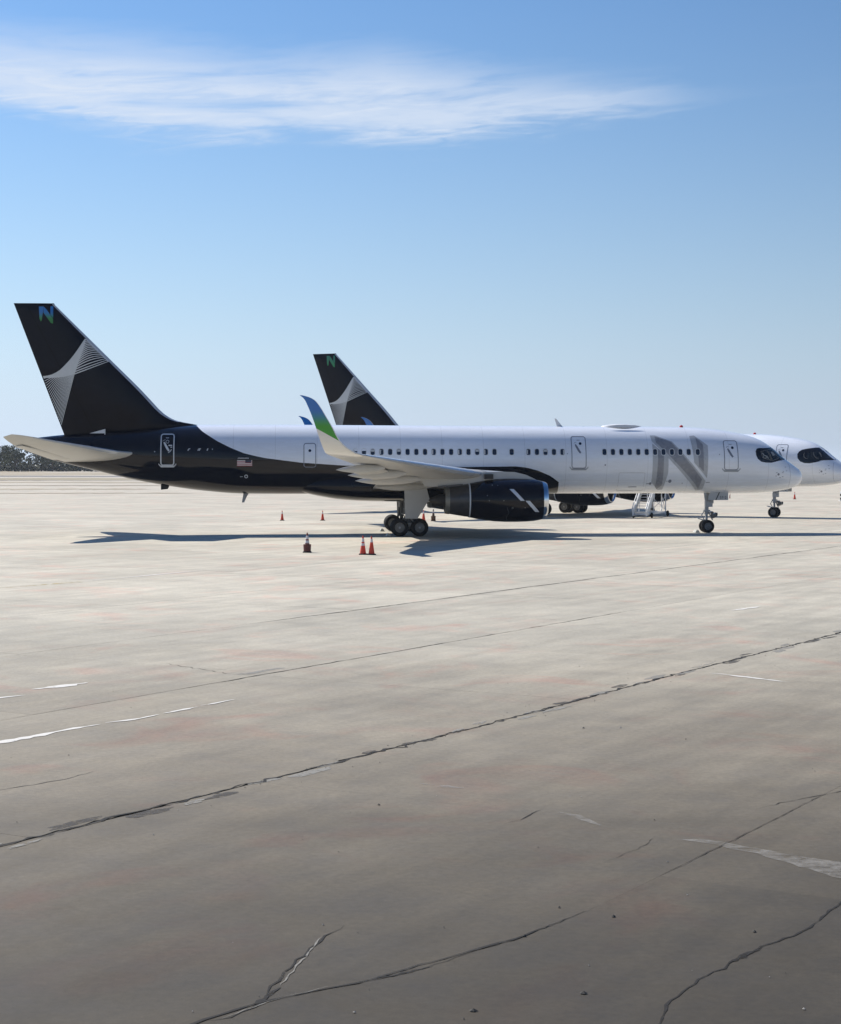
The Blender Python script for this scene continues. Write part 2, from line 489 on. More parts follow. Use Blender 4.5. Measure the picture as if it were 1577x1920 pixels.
def airfoil_ring(le, te, y, z, tc, n=14, camber=0.015, inc=0.0, up=(0, 0, 1)):
    c = te - le; pts = []
    xs = [(1 - math.cos(math.pi * i / n)) / 2 for i in range(n + 1)]
    def P(x, h):
        hh = h * c - (x - 0.3) * c * math.sin(inc)
        return L(le + x * c, y + up[1] * hh, z + up[2] * hh)
    top = [P(x, camber * 4 * x * (1 - x) + naca(x) * tc) for x in xs]
    bot = [P(x, camber * 4 * x * (1 - x) - naca(x) * tc) for x in xs]
    return top + bot[-2:0:-1]

WY = [1.2, 1.9, 4.2, 6.7, 12.0, 18.3]
wLE = linear([0, 1.9, 4.5, 7.0, 12.0, 18.3], [15.9, 17.0, 18.75, 20.35, 23.55, 27.15])
wTE = linear([0, 1.9, 6.7, 18.3], [25.85, 25.85, 25.75, 28.90])
wZ = linear([0, 1.9, 7.0, 12.0, 18.3], [2.98, 3.12, 3.62, 4.12, 4.66])
wTC = linear([0, 1.9, 7, 18.3], [0.135, 0.13, 0.11, 0.095])
wINC = linear([0, 1.9, 18.3], [R(2.5), R(2.2), R(-0.5)])
def make_wing(root, side):
    ys = [1.0, 1.9, 3.0, 4.2, 5.5, 6.7, 8.3, 10, 12, 14, 16, 17.4, 18.3]
    rings = [airfoil_ring(wLE(y), wTE(y), side * y, wZ(y) - 0.05, wTC(y), inc=wINC(y)) for y in ys]
    wing = MB().loft(rings).obj('wing', grey_wing, root)
    # slats: bright leading-edge strips in four lengths
    for a, b in ((2.6, 5.7), (7.3, 10.8), (10.86, 14.4), (14.46, 18.1)):
        v = []; f = []; k = 6
        for j in range(k + 1):
            y = a + (b - a) * j / k
            r = airfoil_ring(wLE(y) - 0.012, wTE(y), side * y, wZ(y) - 0.05, wTC(y) * 1.03 + 0.004, inc=wINC(y))
            sel = [r[3], r[2], r[1], r[0], r[-1], r[-2]]
            v += sel
        for j in range(k):
            for i in range(5): f.append((j * 6 + i, j * 6 + i + 1, (j + 1) * 6 + i + 1, (j + 1) * 6 + i))
        mesh_obj('slat', v, f, slat_metal, wing)
    # flap track fairings: canoe bodies under the trailing edge
    for y, s0, s1, r in ((4.1, 22.6, 26.0, 0.20), (7.9, 23.6, 27.25, 0.24), (10.9, 24.6, 27.75, 0.22), (14.0, 25.9, 28.45, 0.18)):
        m = MB(); rr = []
        zb = wZ(y) - 0.14 - 0.055 * (wTE(y) - wLE(y)) * 0.5
        for i in range(13):
            t = i / 12; s = s0 + (s1 - s0) * t
            rad = r * (math.sin(math.pi * min(1, t * 1.1 + 0.02)) ** 0.55 if t < 0.5 else max(0.02, math.cos((t - 0.5) * math.pi) ** 0.8))
            zz = zb - 0.10 - 0.10 * t
            rr.append([L(s, side * y + rad * 0.62 * math.cos(2 * math.pi * q / 14), zz + rad * 1.15 * math.sin(2 * math.pi * q / 14)) for q in range(14)])
        m.loft(rr).obj('flap_track_fairing', grey_wing, wing)
    # flap panels: thin wedges set just below the trailing edge, with gaps
    for a, b, dr in ((2.1, 6.5, 0.10), (6.9, 13.8, 0.06)):
        rings = []
        for j in range(7):
            y = a + (b - a) * j / 6; te = wTE(y)
            rings.append(airfoil_ring(te - 1.35, te + 0.22, side * y, wZ(y) - 0.28 - dr * 0.4, 0.12, n=8, inc=R(7)))
        MB().loft(rings).obj('flap', grey_wing, wing)
    # winglet
    WL = [(18.3, 4.66, 27.15, 28.90), (19.0, 4.76, 27.58, 29.08), (19.55, 4.96, 28.02, 29.2), (19.92, 5.3, 28.40, 29.34), (20.14, 5.9, 28.73, 29.54),
          (20.29, 6.5, 29.09, 29.75), (20.40, 7.02, 29.42, 29.97), (20.45, 7.26, 29.64, 30.09), (20.48, 7.40, 29.92, 30.22), (20.5, 7.48, 30.22, 30.34)]
    fy = pchip([a[1] for a in WL], [a[0] for a in WL]); fl = pchip([a[1] for a in WL], [a[2] for a in WL]); ft_ = pchip([a[1] for a in WL], [a[3] for a in WL])
    zs = [4.66, 4.70, 4.76, 4.84, 4.95, 5.1, 5.3, 5.6, 5.9, 6.2, 6.5, 6.8, 7.02, 7.16, 7.26, 7.34, 7.40, 7.45, 7.48]
    rings = []
    for z in zs:
        dy = fy(min(7.48, z + 0.03)) - fy(max(4.66, z - 0.03)); dz = min(7.48, z + 0.03) - max(4.66, z - 0.03)
        ln = math.hypot(dy, dz); up = (0, -side * dz / ln, dy / ln)
        rings.append(airfoil_ring(fl(z), ft_(z), side * fy(z), z - 0.05 * max(0, 1 - (z - 4.66) * 4), 0.09, camber=0.005, up=up))
    wl = MB().loft(rings).obj('winglet', winglet_m, wing)
    # polished leading edge of the winglet
    v = []; f = []
    for z, r in zip(zs, rings):
        c = [r[2], r[1], r[0], r[-1], r[-2]]
        ctr = Vector(r[14]); v += [tuple(Vector(p) + (Vector(p) - ctr).normalized() * 0.010) for p in c]
    for j in range(len(zs) - 1):
        for i in range(4): f.append((j * 5 + i, j * 5 + i + 1, (j + 1) * 5 + i + 1, (j + 1) * 5 + i))
    mesh_obj('winglet_leading_edge', v, f, slat_metal, wing)
    return wing

EY, EZ = 6.5, 2.12
def make_engine(root, side):
    e = lambda s: -s
    c = (0, 0, 0)
    prof = [(16.72, 1.075), (16.9, 1.125), (17.2, 1.175), (17.6, 1.205), (18.2, 1.222), (18.8, 1.22), (19.4, 1.19), (20.0, 1.115), (20.5, 1.025), (20.84, 0.955), (20.84, 0.90)]
    cowl = MB().lathe([(e(s), r) for s, r in prof], n=56).obj('engine_cowl', navy, root)
    cowl.location = (0, -side * EY, EZ)
    lip = [(16.74, 1.080), (16.60, 1.045), (16.50, 1.005), (16.445, 0.955), (16.44, 0.915), (16.50, 0.875), (16.68, 0.845)]
    MB().lathe([(e(s), r) for s, r in lip], n=56).obj('intake_lip', metal, cowl)
    duct = [(16.68, 0.845), (16.9, 0.85), (17.25, 0.88), (17.6, 0.90)]
    MB().lathe([(e(s), r) for s, r in duct], n=40).obj('intake_duct', exh, cowl)
    fan = MB()
    fan.lathe([(e(17.25), 0.001), (e(17.35), 0.10), (e(17.6), 0.26), (e(17.62), 0.26)], n=24)
    for i in range(24):
        t = 2 * math.pi * i / 24
        rot = Matrix.Rotation(t, 3, 'X')
        b = [Vector((e(17.58), -0.06, 0.25)), Vector((e(17.70), 0.06, 0.25)), Vector((e(17.76), 0.13, 0.89)), Vector((e(17.54), -0.10, 0.89))]
        fan.add([rot @ p for p in b], [(0, 1, 2, 3)])
    fan.lathe([(e(17.80), 0.01), (e(17.80), 0.9)], n=32)
    fan.obj('fan', exh, cowl)
    MB().lathe([(e(s), r) for s, r in [(20.84, 0.935), (21.1, 0.905), (21.5, 0.84), (21.96, 0.765)]], n=48).obj('exhaust_cowl', exh, cowl)
    MB().lathe([(e(s), r) for s, r in [(20.80, 0.962), (20.80, 0.975), (20.87, 0.965), (20.87, 0.93)]], n=48).obj('cowl_ring', slash_m, cowl)
    MB().lathe([(e(s), r) for s, r in [(21.95, 0.775), (21.97, 0.785), (22.20, 0.750), (22.20, 0.70), (21.9, 0.69)]], n=48).obj('exhaust_nozzle', exh_ring, cowl)
    MB().lathe([(e(s), r) for s, r in [(22.0, 0.695), (22.02, 0.4), (22.5, 0.33), (23.0, 0.12), (23.1, 0.01)]], n=32).obj('exhaust_plug', dark, cowl)
    # pylon from the cowl top to the wing underside
    pts = [(17.05, 1.16), (17.6, 1.42), (18.25, 1.58), (19.2, 1.60), (20.3, 1.56), (21.4, 1.48), (23.6, 1.2), (23.3, 0.78), (21.9, 0.74), (20.8, 0.92), (19.5, 1.14), (18.0, 1.17)]
    m = MB()
    m.prism(pts, -0.15, 0.15, fn=lambda a, b, y: (-a, -y * (0.35 if b > 1.4 and a < 19 else (0.3 if a < 17.3 else 1)), b))
    py = m.obj('engine_pylon', grey_wing, cowl)
    MB().box((-19.75, -side * 0.30, 1.33), (0.50, 0.36, 0.27)).obj('pylon_vent', dark, cowl)
    MB().prism([(21.2, 0.92), (22.6, 0.80), (22.6, 0.70), (21.2, 0.82)], -0.3, 0.3).obj('heat_shield', exh, cowl)
    # silver slashes of the livery on the outer face
    def esurf(s, z, off, sd):
        r = linear([p[0] for p in prof[:10]], [p[1] for p in prof[:10]])(s) + off
        z = max(-r * 0.999, min(r * 0.999, z))
        return (-s, -sd * math.sqrt(r * r - z * z), z)
    for poly in ([(18.67, .64), (18.43, .64), (17.83, -.01), (18.06, -.01)], [(17.79, -.01), (17.55, -.01), (16.98, -.64), (17.22, -.64)]):
        decal('slash_marking', [poly], slash_m, cowl, esurf, 0.006, side, 0.05, 0.2)
    m = MB(); strip(m, [(18.75 + 0.06 * math.sin(i), -1.1 + 0.09 * i) for i in range(9)], 0.012, esurf, 0.004, side)
    for s, z, r in ((19.6, 0.86, 0.03), (19.3, 0.84, 0.025), (19.8, .0, .03), (19.0, .0, .03), (18.5, -.42, .05), (17.8, -.40, .03), (19.9, .28, .03)):
        m.add([esurf(a, b, 0.005, side) for a, b in circle(s, z, r, 8)], [tuple(range(8))])
    m.obj('cowl_fastener', exh_ring, cowl)['kind'] = 'stuff'
    return cowl

def wheel_meshes(r, wd, name):
    ty = MB().lathe([(-wd / 2 + .02, r * .56), (-wd / 2, r * .66), (-wd / 2 + .01, r * .86), (-wd / 2 + .06, r * .97), (-wd / 4, r), (wd / 4, r), (wd / 2 - .06, r * .97), (wd / 2 - .01, r * .86), (wd / 2, r * .66), (wd / 2 - .02, r * .56)], axis='y', n=36)
    t = ty.obj(name + '_tyre', rubber)
    rm = MB().lathe([(-wd / 2 + .035, .001), (-wd / 2 + .02, r * .13), (-wd / 2 + .06, r * .15), (-wd / 2 + .07, r * .44), (-wd / 2 + .02, r * .50), (-wd / 2 + .02, r * .57), (wd / 2 - .02, r * .57), (wd / 2 - .02, r * .50), (wd / 2 - .07, r * .44), (wd / 2 - .06, r * .15), (wd / 2 - .02, r * .13), (wd / 2 - .035, .001)], axis='y', n=30)
    for sd in (-1, 1):
        for i in range(8):
            a = 2 * math.pi * i / 8
            rm.lathe([(sd * (wd / 2 - .066), .001), (sd * (wd / 2 - .066), .032 * r * 2), (sd * (wd / 2 - .075), .034 * r * 2)], (r * .30 * math.cos(a), 0, r * .30 * math.sin(a)), 'y', 8)
    q = rm.obj(name + '_rim', rim_m)
    tm, qm = t.data, q.data
    bpy.data.objects.remove(t); bpy.data.objects.remove(q)
    return tm, qm

def make_main_gear(root, side, wm):
    y0 = side * 3.66; s0 = 24.01
    m = MB()
    m.tube(L(s0, y0, 0.62), L(s0, y0, 1.7), 0.11, n=14)
    m.tube(L(s0, y0, 1.45), L(s0 + 0.02, y0 - side * 0.15, 3.0), 0.17, n=16)
    m.tube(L(s0 - .1, y0, 1.9), L(s0 - .9, y0 - side * 1.2, 2.7), 0.06)
    m.tube(L(s0, y0, 2.0), L(s0 + .1, y0 - side * 1.5, 2.75), 0.07)
    m.box(L(s0 + .16, y0, 1.2), (.10, .12, .55)); m.box(L(s0 + .22, y0, .85), (.12, .08, .35))
    strut = m.obj('main_gear_strut', oily, root)
    b = MB().tube(L(s0 - .6, y0, .52), L(s0 + .6, y0, .52), 0.10)
    for d in (-.572, .572): b.tube(L(s0 + d, y0 - .62, .51), L(s0 + d, y0 + .62, .51), 0.06)
    b.box(L(s0, y0, .66), (.4, .25, .2)); b.tube(L(s0 - .4, y0 + .1, .66), L(s0, y0 + .1, 1.1), .035)
    b.obj('bogie_beam', gear_grey, strut)
    for d in (-.572, .572):
        for q in (-.43, .43):
            inst('tyre', wm[0], strut, L(s0 + d, y0 + q, 0.508)); inst('wheel_rim', wm[1], strut, L(s0 + d, y0 + q, 0.508))
    yd = y0 + side * 0.42
    dp = [(24.32, 2.85), (23.05, 2.85), (22.87, 2.14), (23.56, 1.01), (24.26, 1.02)]
    MB().prism(dp, yd, yd + side * .05).obj('gear_door', door_grey, strut, smooth=False)
    for zz in (1.6, 2.4): MB().tube(L(s0, y0, zz), L(s0 - .1, yd, zz + .08), .03).obj('door_link', gear_grey, strut)
    return strut

def make_nose_gear(root, wm):
    s0 = 5.81
    m = MB()
    m.tube(L(s0, 0, .42), L(s0, 0, 1.25), .075, n=14)
    m.tube(L(s0, 0, 1.1), L(s0 - .02, 0, 2.5), .125, n=16)
    m.box(L(s0 - .02, 0, 1.32), (.34, .36, .10)); m.box(L(s0 - .12, 0.02, 1.72), (.42, .34, .34)); m.box(L(s0 - .3, .12, 1.86), (.16, .2, .2))
    m.tube(L(s0 + .05, 0, 1.45), L(s0 + .30, 0, 1.05), .03); m.tube(L(s0 + .30, 0, 1.05), L(s0 + .05, 0, .62), .03)
    m.tube(L(s0 - .1, .08, 1.25), L(s0 - .35, .08, .75), .035)
    m.tube(L(s0 - .1, 0, 1.9), L(s0 - 1.1, 0, 2.5), .05)
    strut = m.obj('nose_gear_strut', gear_grey, root)
    st = MB().box(L(s0 - .42, 0, 1.02), (.34, .5, .22), Matrix.Rotation(R(-25), 3, 'Y')).tube(L(s0 - .3, -.25, 1.2), L(s0 - .3, .25, 1.2), .09)
    st.tube(L(s0 - .52, .18, 1.12), L(s0 - .62, .18, 1.12), .09).tube(L(s0 - .52, -.18, 1.12), L(s0 - .62, -.18, 1.12), .09)
    st.obj('steering_unit', oily, strut)
    MB().box(L(s0 + .33, 0, .80), (.45, .28, .05), Matrix.Rotation(R(14), 3, 'Y')).obj('spray_guard', gear_grey, strut)
    MB().tube(L(s0, -.42, .392), L(s0, .42, .392), .05).obj('axle', oily, strut)
    for q in (-.30, .30):
        inst('tyre', wm[0], strut, L(s0, q, .392)); inst('wheel_rim', wm[1], strut, L(s0, q, .392))
    for sd in (1, -1):
        d = MB().prism([(5.80, 2.20), (5.74, 2.36), (5.66, 2.44), (4.60, 2.44), (4.60, 1.97), (5.82, 1.96)], sd * .46, sd * .50)
        dd = d.obj('nose_gear_door', door_grey, root, smooth=False)
        if sd == 1:
            MB().prism([(5.17, 2.44), (5.11, 2.44), (5.33, 1.97), (5.39, 1.97)], .503, .512).obj('door_stripe', black_txt, dd, smooth=False)
            t = inst('door_number', TXT, dd, L(5.12, .503, 2.05), (R(90), 0, 0))
    MB().prism([(6.05, 2.42), (5.88, 2.42), (5.90, 1.98), (6.0, 1.99)], .30, .34).obj('aft_gear_door', gear_grey, root, smooth=False)
    MB().box(L(4.50, .48, 2.16), (.05, .02, .20)).box(L(4.49, .48, 2.29), (.03, .03, .08)).obj('streamer', red_m, root, smooth=False)
    return strut

def make_tailplane(root, side):
    yk = [0.3, 1.0, 1.75, 2.3, 3.5, 5.0, 6.4, 7.0, 7.4, 7.6]
    lef = linear([0, 1, 1.75, 7.3, 7.6], [37.9, 39.2, 40.62, 45.45, 45.95]); lez = linear([0, 1, 7.6], [4.56, 4.70, 5.78])
    tef = linear([0, 1, 7.6], [43.9, 44.2, 46.42]); tez = linear([0, 1, 2, 6.4, 7.2, 7.6], [4.22, 4.34, 4.46, 5.14, 5.36, 5.60])
    def ring(y, tc, g=0.0, grow=0.0):
        c = tef(y) - lef(y) + g; inc = math.asin(max(-.3, min(.3, (lez(y) - tez(y)) / c)))
        z = lez(y) - 0.3 * c * math.sin(inc)
        return airfoil_ring(lef(y) - g, tef(y), side * y, z, tc + grow, camber=-0.004, inc=inc)
    tcs = [.08, .085] + [.10] * 5 + [.09, .07, .03]
    tp = MB().loft([ring(y, tc) for y, tc in zip(yk, tcs)]).obj('tailplane', tail_grey, root)
    v = []; f = []; yy = [1.9 + i * .6 for i in range(9)]
    for y in yy:
        r = ring(y, .10, .012, .004); v += [r[2], r[1], r[0], r[-1], r[-2]]
    for j in range(len(yy) - 1):
        for i in range(4): f.append((j * 5 + i, j * 5 + i + 1, (j + 1) * 5 + i + 1, (j + 1) * 5 + i))
    mesh_obj('tailplane_leading_edge', v, f, slat_metal, tp)
    rings = []
    for y in (1.9, 3.5, 5.2, 6.3):
        c = tef(y) - lef(y)
        rings.append(airfoil_ring(tef(y) - c * .30, tef(y) + .03, side * y, tez(y) + .03, .13, n=8, camber=0, inc=R(6)))
    MB().loft(rings).obj('elevator', tail_grey, tp)
    return tp

tail_grey = simple('tail_grey', (0.50, 0.49, 0.46), 0.35, var=0.06, vscale=1.2, coat=0.1)
TXT = text_mesh('57-2', 0.225)
TXT.materials.append(black_txt)

def make_fin(root):
    zs = [5.7, 6.1, 6.35, 6.45, 6.52, 6.6, 6.7, 6.85, 7.0, 7.19, 7.45, 7.75, 8.1, 8.45, 9.2, 10, 11, 12, 13, 13.45, 13.58]
    rings = []
    for z in zs:
        le, te = FLE(z), FTE(z); k = 1.0 if z < 13.5 else 0.4
        n = 16; xs = [(1 - math.cos(math.pi * i / n)) / 2 for i in range(n + 1)]
        a = [L(le + x * (te - le), naca(x) * ftc(z) * (te - le) * k, z) for x in xs]
        b = [L(le + x * (te - le), -naca(x) * ftc(z) * (te - le) * k, z) for x in xs]
        rings.append(a + b[-2:0:-1])
    fin = MB().loft(rings).obj('vertical_fin', fin_black, root)
    for sd in (1, -1):
        # pale leading-edge strip
        m = MB(); path = []
        zz = [6.62, 6.75, 6.9, 7.1, 7.4, 7.8] + [8.2 + i * .45 for i in range(12)] + [13.52]
        v = []
        for z in zz:
            c = FTE(z) - FLE(z)
            for x in (0.0, 0.004, 0.014, 0.028 + 0.022 * (z - 6) / 7): v.append(finsurf(FLE(z) + x * c - .008 * (x == 0), z, .007 if x else 0, sd))
        f = [(4 * j + i, 4 * j + i + 1, 4 * j + i + 5, 4 * j + i + 4) for j in range(len(zz) - 1) for i in range(3)]
        mesh_obj('fin_leading_edge', v, f, slat_metal, fin)
        # silver string-art pattern
        arc = [(45.33, 9.30), (45.08, 9.33), (44.80, 9.40), (44.55, 9.52), (44.33, 9.66), (44.05, 9.93), (43.76, 10.24), (43.52, 10.54), (43.29, 10.86), (43.07, 11.20), (42.88, 11.51)]
        low = [(45.30, 9.19), (44.9, 9.20), (44.5, 9.215), (44.1, 9.26), (43.8, 9.33), (43.50, 9.41)]
        A = (42.82, 11.49); B = (43.49, 9.42)
        # solid web between the upper arc and the crossing
        web = arc + [A, (43.05, 10.75), (43.27, 10.08)] + [B] + low[::-1]
        decal('silver_web', [web], silver, fin, finsurf, .006, sd, .05, .4)
        m = MB()
        # right fan: curved lines from the crossing line to the leading edge
        for i in range(15):
            t = i / 14
            p0 = (A[0] + (B[0] - A[0]) * (0.02 + .98 * t), A[1] + (B[1] - A[1]) * (0.02 + .98 * t))
            p1 = (42.74 + (41.52 - 42.74) * t ** .9, 11.40 + (10.17 - 11.40) * t ** .9)
            bow = .02 + .16 * math.sin(math.pi * t)
            path = []
            for k in range(9):
                u = k / 8
                path.append((p0[0] + (p1[0] - p0[0]) * u, p0[1] + (p1[1] - p0[1]) * u + bow * 4 * u * (1 - u) * (1 if t < .8 else (1 - t) * 5 - (t - .8) * 1.6)))
            strip(m, path, [.035 + .030 * (1 - k / 8) for k in range(9)], finsurf, .0065, sd)
        strip(m, [(A[0] + (B[0] - A[0]) * k / 6, A[1] + (B[1] - A[1]) * k / 6) for k in range(7)], .05, finsurf, .007, sd)
        strip(m, [(42.76 + (41.50 - 42.76) * k / 6, 11.42 + (10.15 - 11.42) * k / 6) for k in range(7)], .05, finsurf, .007, sd)
        # left fan: lines from the trailing edge up to the web
        E0 = (45.28, 9.16); E1 = (44.27, 6.45)
        for i in range(21):
            t = i / 20
            p0 = (E0[0] + (E1[0] - E0[0]) * t, E0[1] + (E1[1] - E0[1]) * t)
            tt = t ** .55
            p1 = (45.15 + (B[0] - 45.15) * tt, 9.21 + (B[1] - 9.21) * tt ** 2)
            strip(m, [(p0[0] + (p1[0] - p0[0]) * k / 5, p0[1] + (p1[1] - p0[1]) * k / 5) for k in range(6)], .036, finsurf, .0065, sd)
        m.obj('silver_lines', silver, fin)
        # rudder hinge line
        m = MB(); strip(m, [(42.45 + (46.22 - 42.45) * i / 14, 6.3 + 7.1 * i / 14) for i in range(15)], .03, finsurf, .004, sd)
        m.obj('rudder_hinge', seam_m, fin)
    MB().box(L(41.62, 1.02, 6.02), (.05, .05, .32)).prism([(42.5, 5.93), (41.62, 6.18), (41.62, 5.93)], 1.02, 1.06).obj('tail_fence', line_lt, fin, smooth=False)
    return fin

def make_airliner(name):
    root = bpy.data.objects.new(name, None); link(root)
    fus = make_fuselage(root)
    # wing-to-body fairing
    FA = [(15.05, 0.02, 3.02, 0.05), (15.2, .35, 3.0, .28), (15.6, .75, 2.98, .50), (16.3, 1.2, 2.96, .72), (17.2, 1.62, 2.92, .86), (18.5, 1.92, 2.85, .93),
          (20, 2.02, 2.80, .90), (24, 2.04, 2.78, .88), (26.5, 1.98, 2.80, .86), (28, 1.86, 2.84, .80), (29, 1.62, 2.86, .66), (30, 1.15, 2.84, .42), (30.6, .5, 2.80, .2), (30.9, .05, 2.78, .04)]
    ks = [a[0] for a in FA]; g1 = pchip(ks, [a[1] for a in FA]); g2 = pchip(ks, [a[2] for a in FA]); g3 = pchip(ks, [a[3] for a in FA])
    rings = []
    for i in range(41):
        s = 15.05 + (30.9 - 15.05) * (i / 40) if 0 < i < 40 else FA[0 if i == 0 else -1][0]
        pts = []
        for q in range(32):
            a = 2 * math.pi * q / 32; cs, sn = math.cos(a), math.sin(a); p = 2 / 2.6
            pts.append(L(s, g1(s) * math.copysign(abs(sn) ** p, sn), g2(s) + g3(s) * math.copysign(abs(cs) ** p, cs)))
        rings.append(pts)
    MB().loft(rings).obj('wing_root_fairing', navy, root, angle=50)
    for sd in (1, -1):
        make_wing(root, sd); make_engine(root, sd); make_main_gear(root, sd, WM); make_tailplane(root, sd)
    make_nose_gear(root, WN)
    make_fin(root)
    # cabin windows
    wins = [27.05 - .5115 * i for i in range(17)] + [17.85] + [16.86 - .505 * i for i in range(5)] + [12.34 - .5035 * i for i in range(11)] + [6.76]
    sh = [0, 2, 3, 5, 9, 12, 14, 15, 18, 20, 22]
    for i, s in enumerate(wins):
        for sd in (1, -1):
            a = .07 if sd == 1 else .07
            o = inst('cabin_window', WIN[0][sd], root, (-s, 0, 0))
            inst('window_frame', WIN[1][sd], o)
            if i in sh and sd == 1: inst('window_shade', WIN[2][i % 3], o)
    # doors: (s0, s1, z0, z1, dark outline, sill)
    for s0, s1, z0, z1, om, sill in ((4.32, 5.15, 3.80, 5.52, line_dk, 1), (13.44, 14.28, 3.90, 5.76, line_dk, 1), (29.35, 30.04, 3.96, 5.34, line_dk, 0), (37.59, 38.34, 4.08, 5.88, line_lt, 1)):
        r = .13
        rect = densify(rrect(s0, z0, s1, z1, r), .15)
        d = decal('door', [rrect(s0, z0, s1, z1, r)], paint, root, off=.004, dz=.1, ds=.2)
        m = MB(); strip(m, rect, .045 if om is line_dk else .065, closed=True, off=.008); m.obj('door_outline', om, d)
        cs = (s0 + s1) / 2; zt = z1 - .42
        if sill:
            dk = om is line_lt
            m = MB()
            for q in slices([(s0 - .14, z0 + .10), (s0 - .14, z0 + .03), (s0, z0 - .13), (s1, z0 - .13), (s1 + .14, z0 + .03), (s1 + .14, z0 + .10), (s1 + .03, z0 - .02), (s0 - .03, z0 - .02)], .05, .2):
                m.add([fsurf(a, b, .012) for a, b in q], [(0, 1, 2, 3)])
            m.obj('sill_plate', radome_g if not dk else line_lt, d)
            m = MB()  # handle bar marking
            strip(m, [(cs + .20, zt - .05), (cs + .12, zt - .20), (cs, zt - .42), (cs - .10, zt - .56)], [.08, .12, .13, .10], off=.009)
            strip(m, [(cs + .1, zt + .20), (cs - .08, zt + .20)], .03, off=.009)
            strip(m, [(cs + .28, zt), (cs + .22, zt + .06), (cs + .12, zt + .09)], .02, off=.009)
            if dk:
                strip(m, [(cs - .06, zt - .24), (cs - .28, zt - .24)], .07, off=.009); strip(m, [(cs - .18, zt - .34), (cs - .28, zt - .34)], .05, off=.009)
                strip(m, [(cs - .05, zt - .66), (cs - .18, zt - .58), (cs - .24, zt - .46)], .04, off=.009)
            m.obj('handle_marking', line_lt if dk else line_dk, d)
        zc = zt if om is line_dk else zt - .02
        if om is line_dk:
            m = MB(); m.add([fsurf(a, b, .009) for a, b in circle(cs - (.10 if sill else 0), zc, .085)], [tuple(range(12))]); m.obj('door_window', glass, d)
        else:
            m = MB(); strip(m, circle(cs, zc, .09), .022, off=.009, closed=True); m.obj('door_window', line_lt, d)
    # cargo door, service panels and stencils
    m = MB(); strip(m, densify(rrect(9.9, 2.55, 11.45, 3.62, .06), .2), .02, off=.006, closed=True); m.obj('cargo_door_outline', titl_lt, fus)
    m = MB()
    for s, z, r in ((9.52, 2.98, .075), (8.36, 3.12, .10), (12.3, 4.08, .045), (14.55, 4.74, .03), (5.45, 4.70, .03), (7.6, 3.0, .03)):
        m.add([fsurf(a, b, .008) for a, b in circle(s, z, r)], [tuple(range(12))])
    for a, b, z in ((10.3, 10.8, 2.78), (9.6, 9.75, 2.97), (8.5, 8.58, 3.12), (5.95, 6.2, 3.05)): strip(m, [(a, z), ((a + b) / 2, z), (b, z)], .035, off=.008)
    m.obj('service_panel', line_dk, fus)
    m = MB(); m.add([fsurf(a, b, .008) for a, b in circle(1.78, 3.52, .07)], [tuple(range(12))])
    for a, b in ((1.55, 3.62), (1.95, 3.62), (1.98, 3.42), (1.72, 3.32), (1.55, 3.38), (1.35, 3.95), (1.3, 3.72), (1.52, 3.70)): strip(m, [(a, b), (a - .10, b)], .03, off=.008)
    m.obj('static_port_plate', line_dk, fus)
    m = MB(); strip(m, [(.98 + .03 * abs(k - 6) / 6, 2.66 + k * .125) for k in range(13)], .016, off=.004); m.obj('radome_seam', line_dk, fus)
    # marks on the dark rear fuselage
    m = MB(); strip(m, circle(33.4, 3.42, .085), .045, off=.008, closed=True); strip(m, [(33.75, 3.40), (33.6, 3.41)], .03, off=.008)
    for s, z in ((38.7, 4.86), (35.35, 5.0)): m.add([fsurf(a, b, .008) for a, b in circle(s, z, .03, 8)], [tuple(range(8))])
    for s, d in ((36.78, .07), (36.2, .06), (36.12, .05), (35.66, .035)): strip(m, [(s, 4.92), (s - d, 5.02), (s - 2 * d, 5.03)], .05, off=.008)
    m.obj('rear_stencil', line_lt, fus)
    fl = MB()
    for i in range(4): strip(fl, [(33.92, 4.08 + i * .085), (33.5, 4.08 + i * .085), (33.05, 4.08 + i * .085)], .05, off=.008)
    for i in range(7): strip(fl, [(33.88 - i * .09, 4.47 + .02 * (i % 2)), (33.82 - i * .09, 4.49), (33.79 - i * .09, 4.46)], .03, off=.008)
    flg = fl.obj('flag', flag_w, fus)
    # children of a sub-part are not allowed, so the red stripes and the blue canton stay beside it
    m = MB()
    for i in range(3): strip(m, [(33.92, 4.122 + i * .085), (33.5, 4.122 + i * .085), (33.05, 4.122 + i * .085)], .036, off=.009)
    strip(m, [(33.92, 4.035), (33.5, 4.035), (33.05, 4.035)], .036, off=.009)
    m.obj('flag_red_stripe', flag_r, fus)
    decal('flag_canton', [[(33.45, 4.36), (33.10, 4.36), (33.10, 4.22), (33.45, 4.22)]], flag_b, fus, off=.011)
    # aerials, beacon, satellite dome, tail skid, drain mast
    dm = MB(); rg = []
    for i in range(15):
        t = i / 14; s = 9.85 + 2.45 * t; r = math.sin(math.pi * t) ** .5 if 0 < t < 1 else .02
        rg.append([L(s, .62 * r * math.cos(2 * math.pi * q / 20), 6.36 + .17 * r * math.sin(2 * math.pi * q / 20)) for q in range(20)])
    dome = dm.loft(rg).obj('satellite_dome', dome_m, root)
    decal('dome_panel', [[(12.05, 6.40), (11.4, 6.47), (10.9, 6.48), (10.3, 6.45), (9.9, 6.38), (10.4, 6.33), (11.0, 6.31), (11.6, 6.34)]], radome_g, dome, lambda s, z, off, sd: L(s, .64 + (6.48 - z) * 1.2, z), .0, 1, .03, .3)
    MB().lathe([(0, .11), (.05, .11), (.10, .08), (.13, .001)], L(7.35, 0, 6.35), 'z', 14).obj('beacon', red_m, root)
    MB().prism([(14.9, 6.36), (14.55, 6.36), (14.95, 6.86), (15.05, 6.86)], -.02, .02).obj('blade_aerial', line_lt, root, smooth=False)
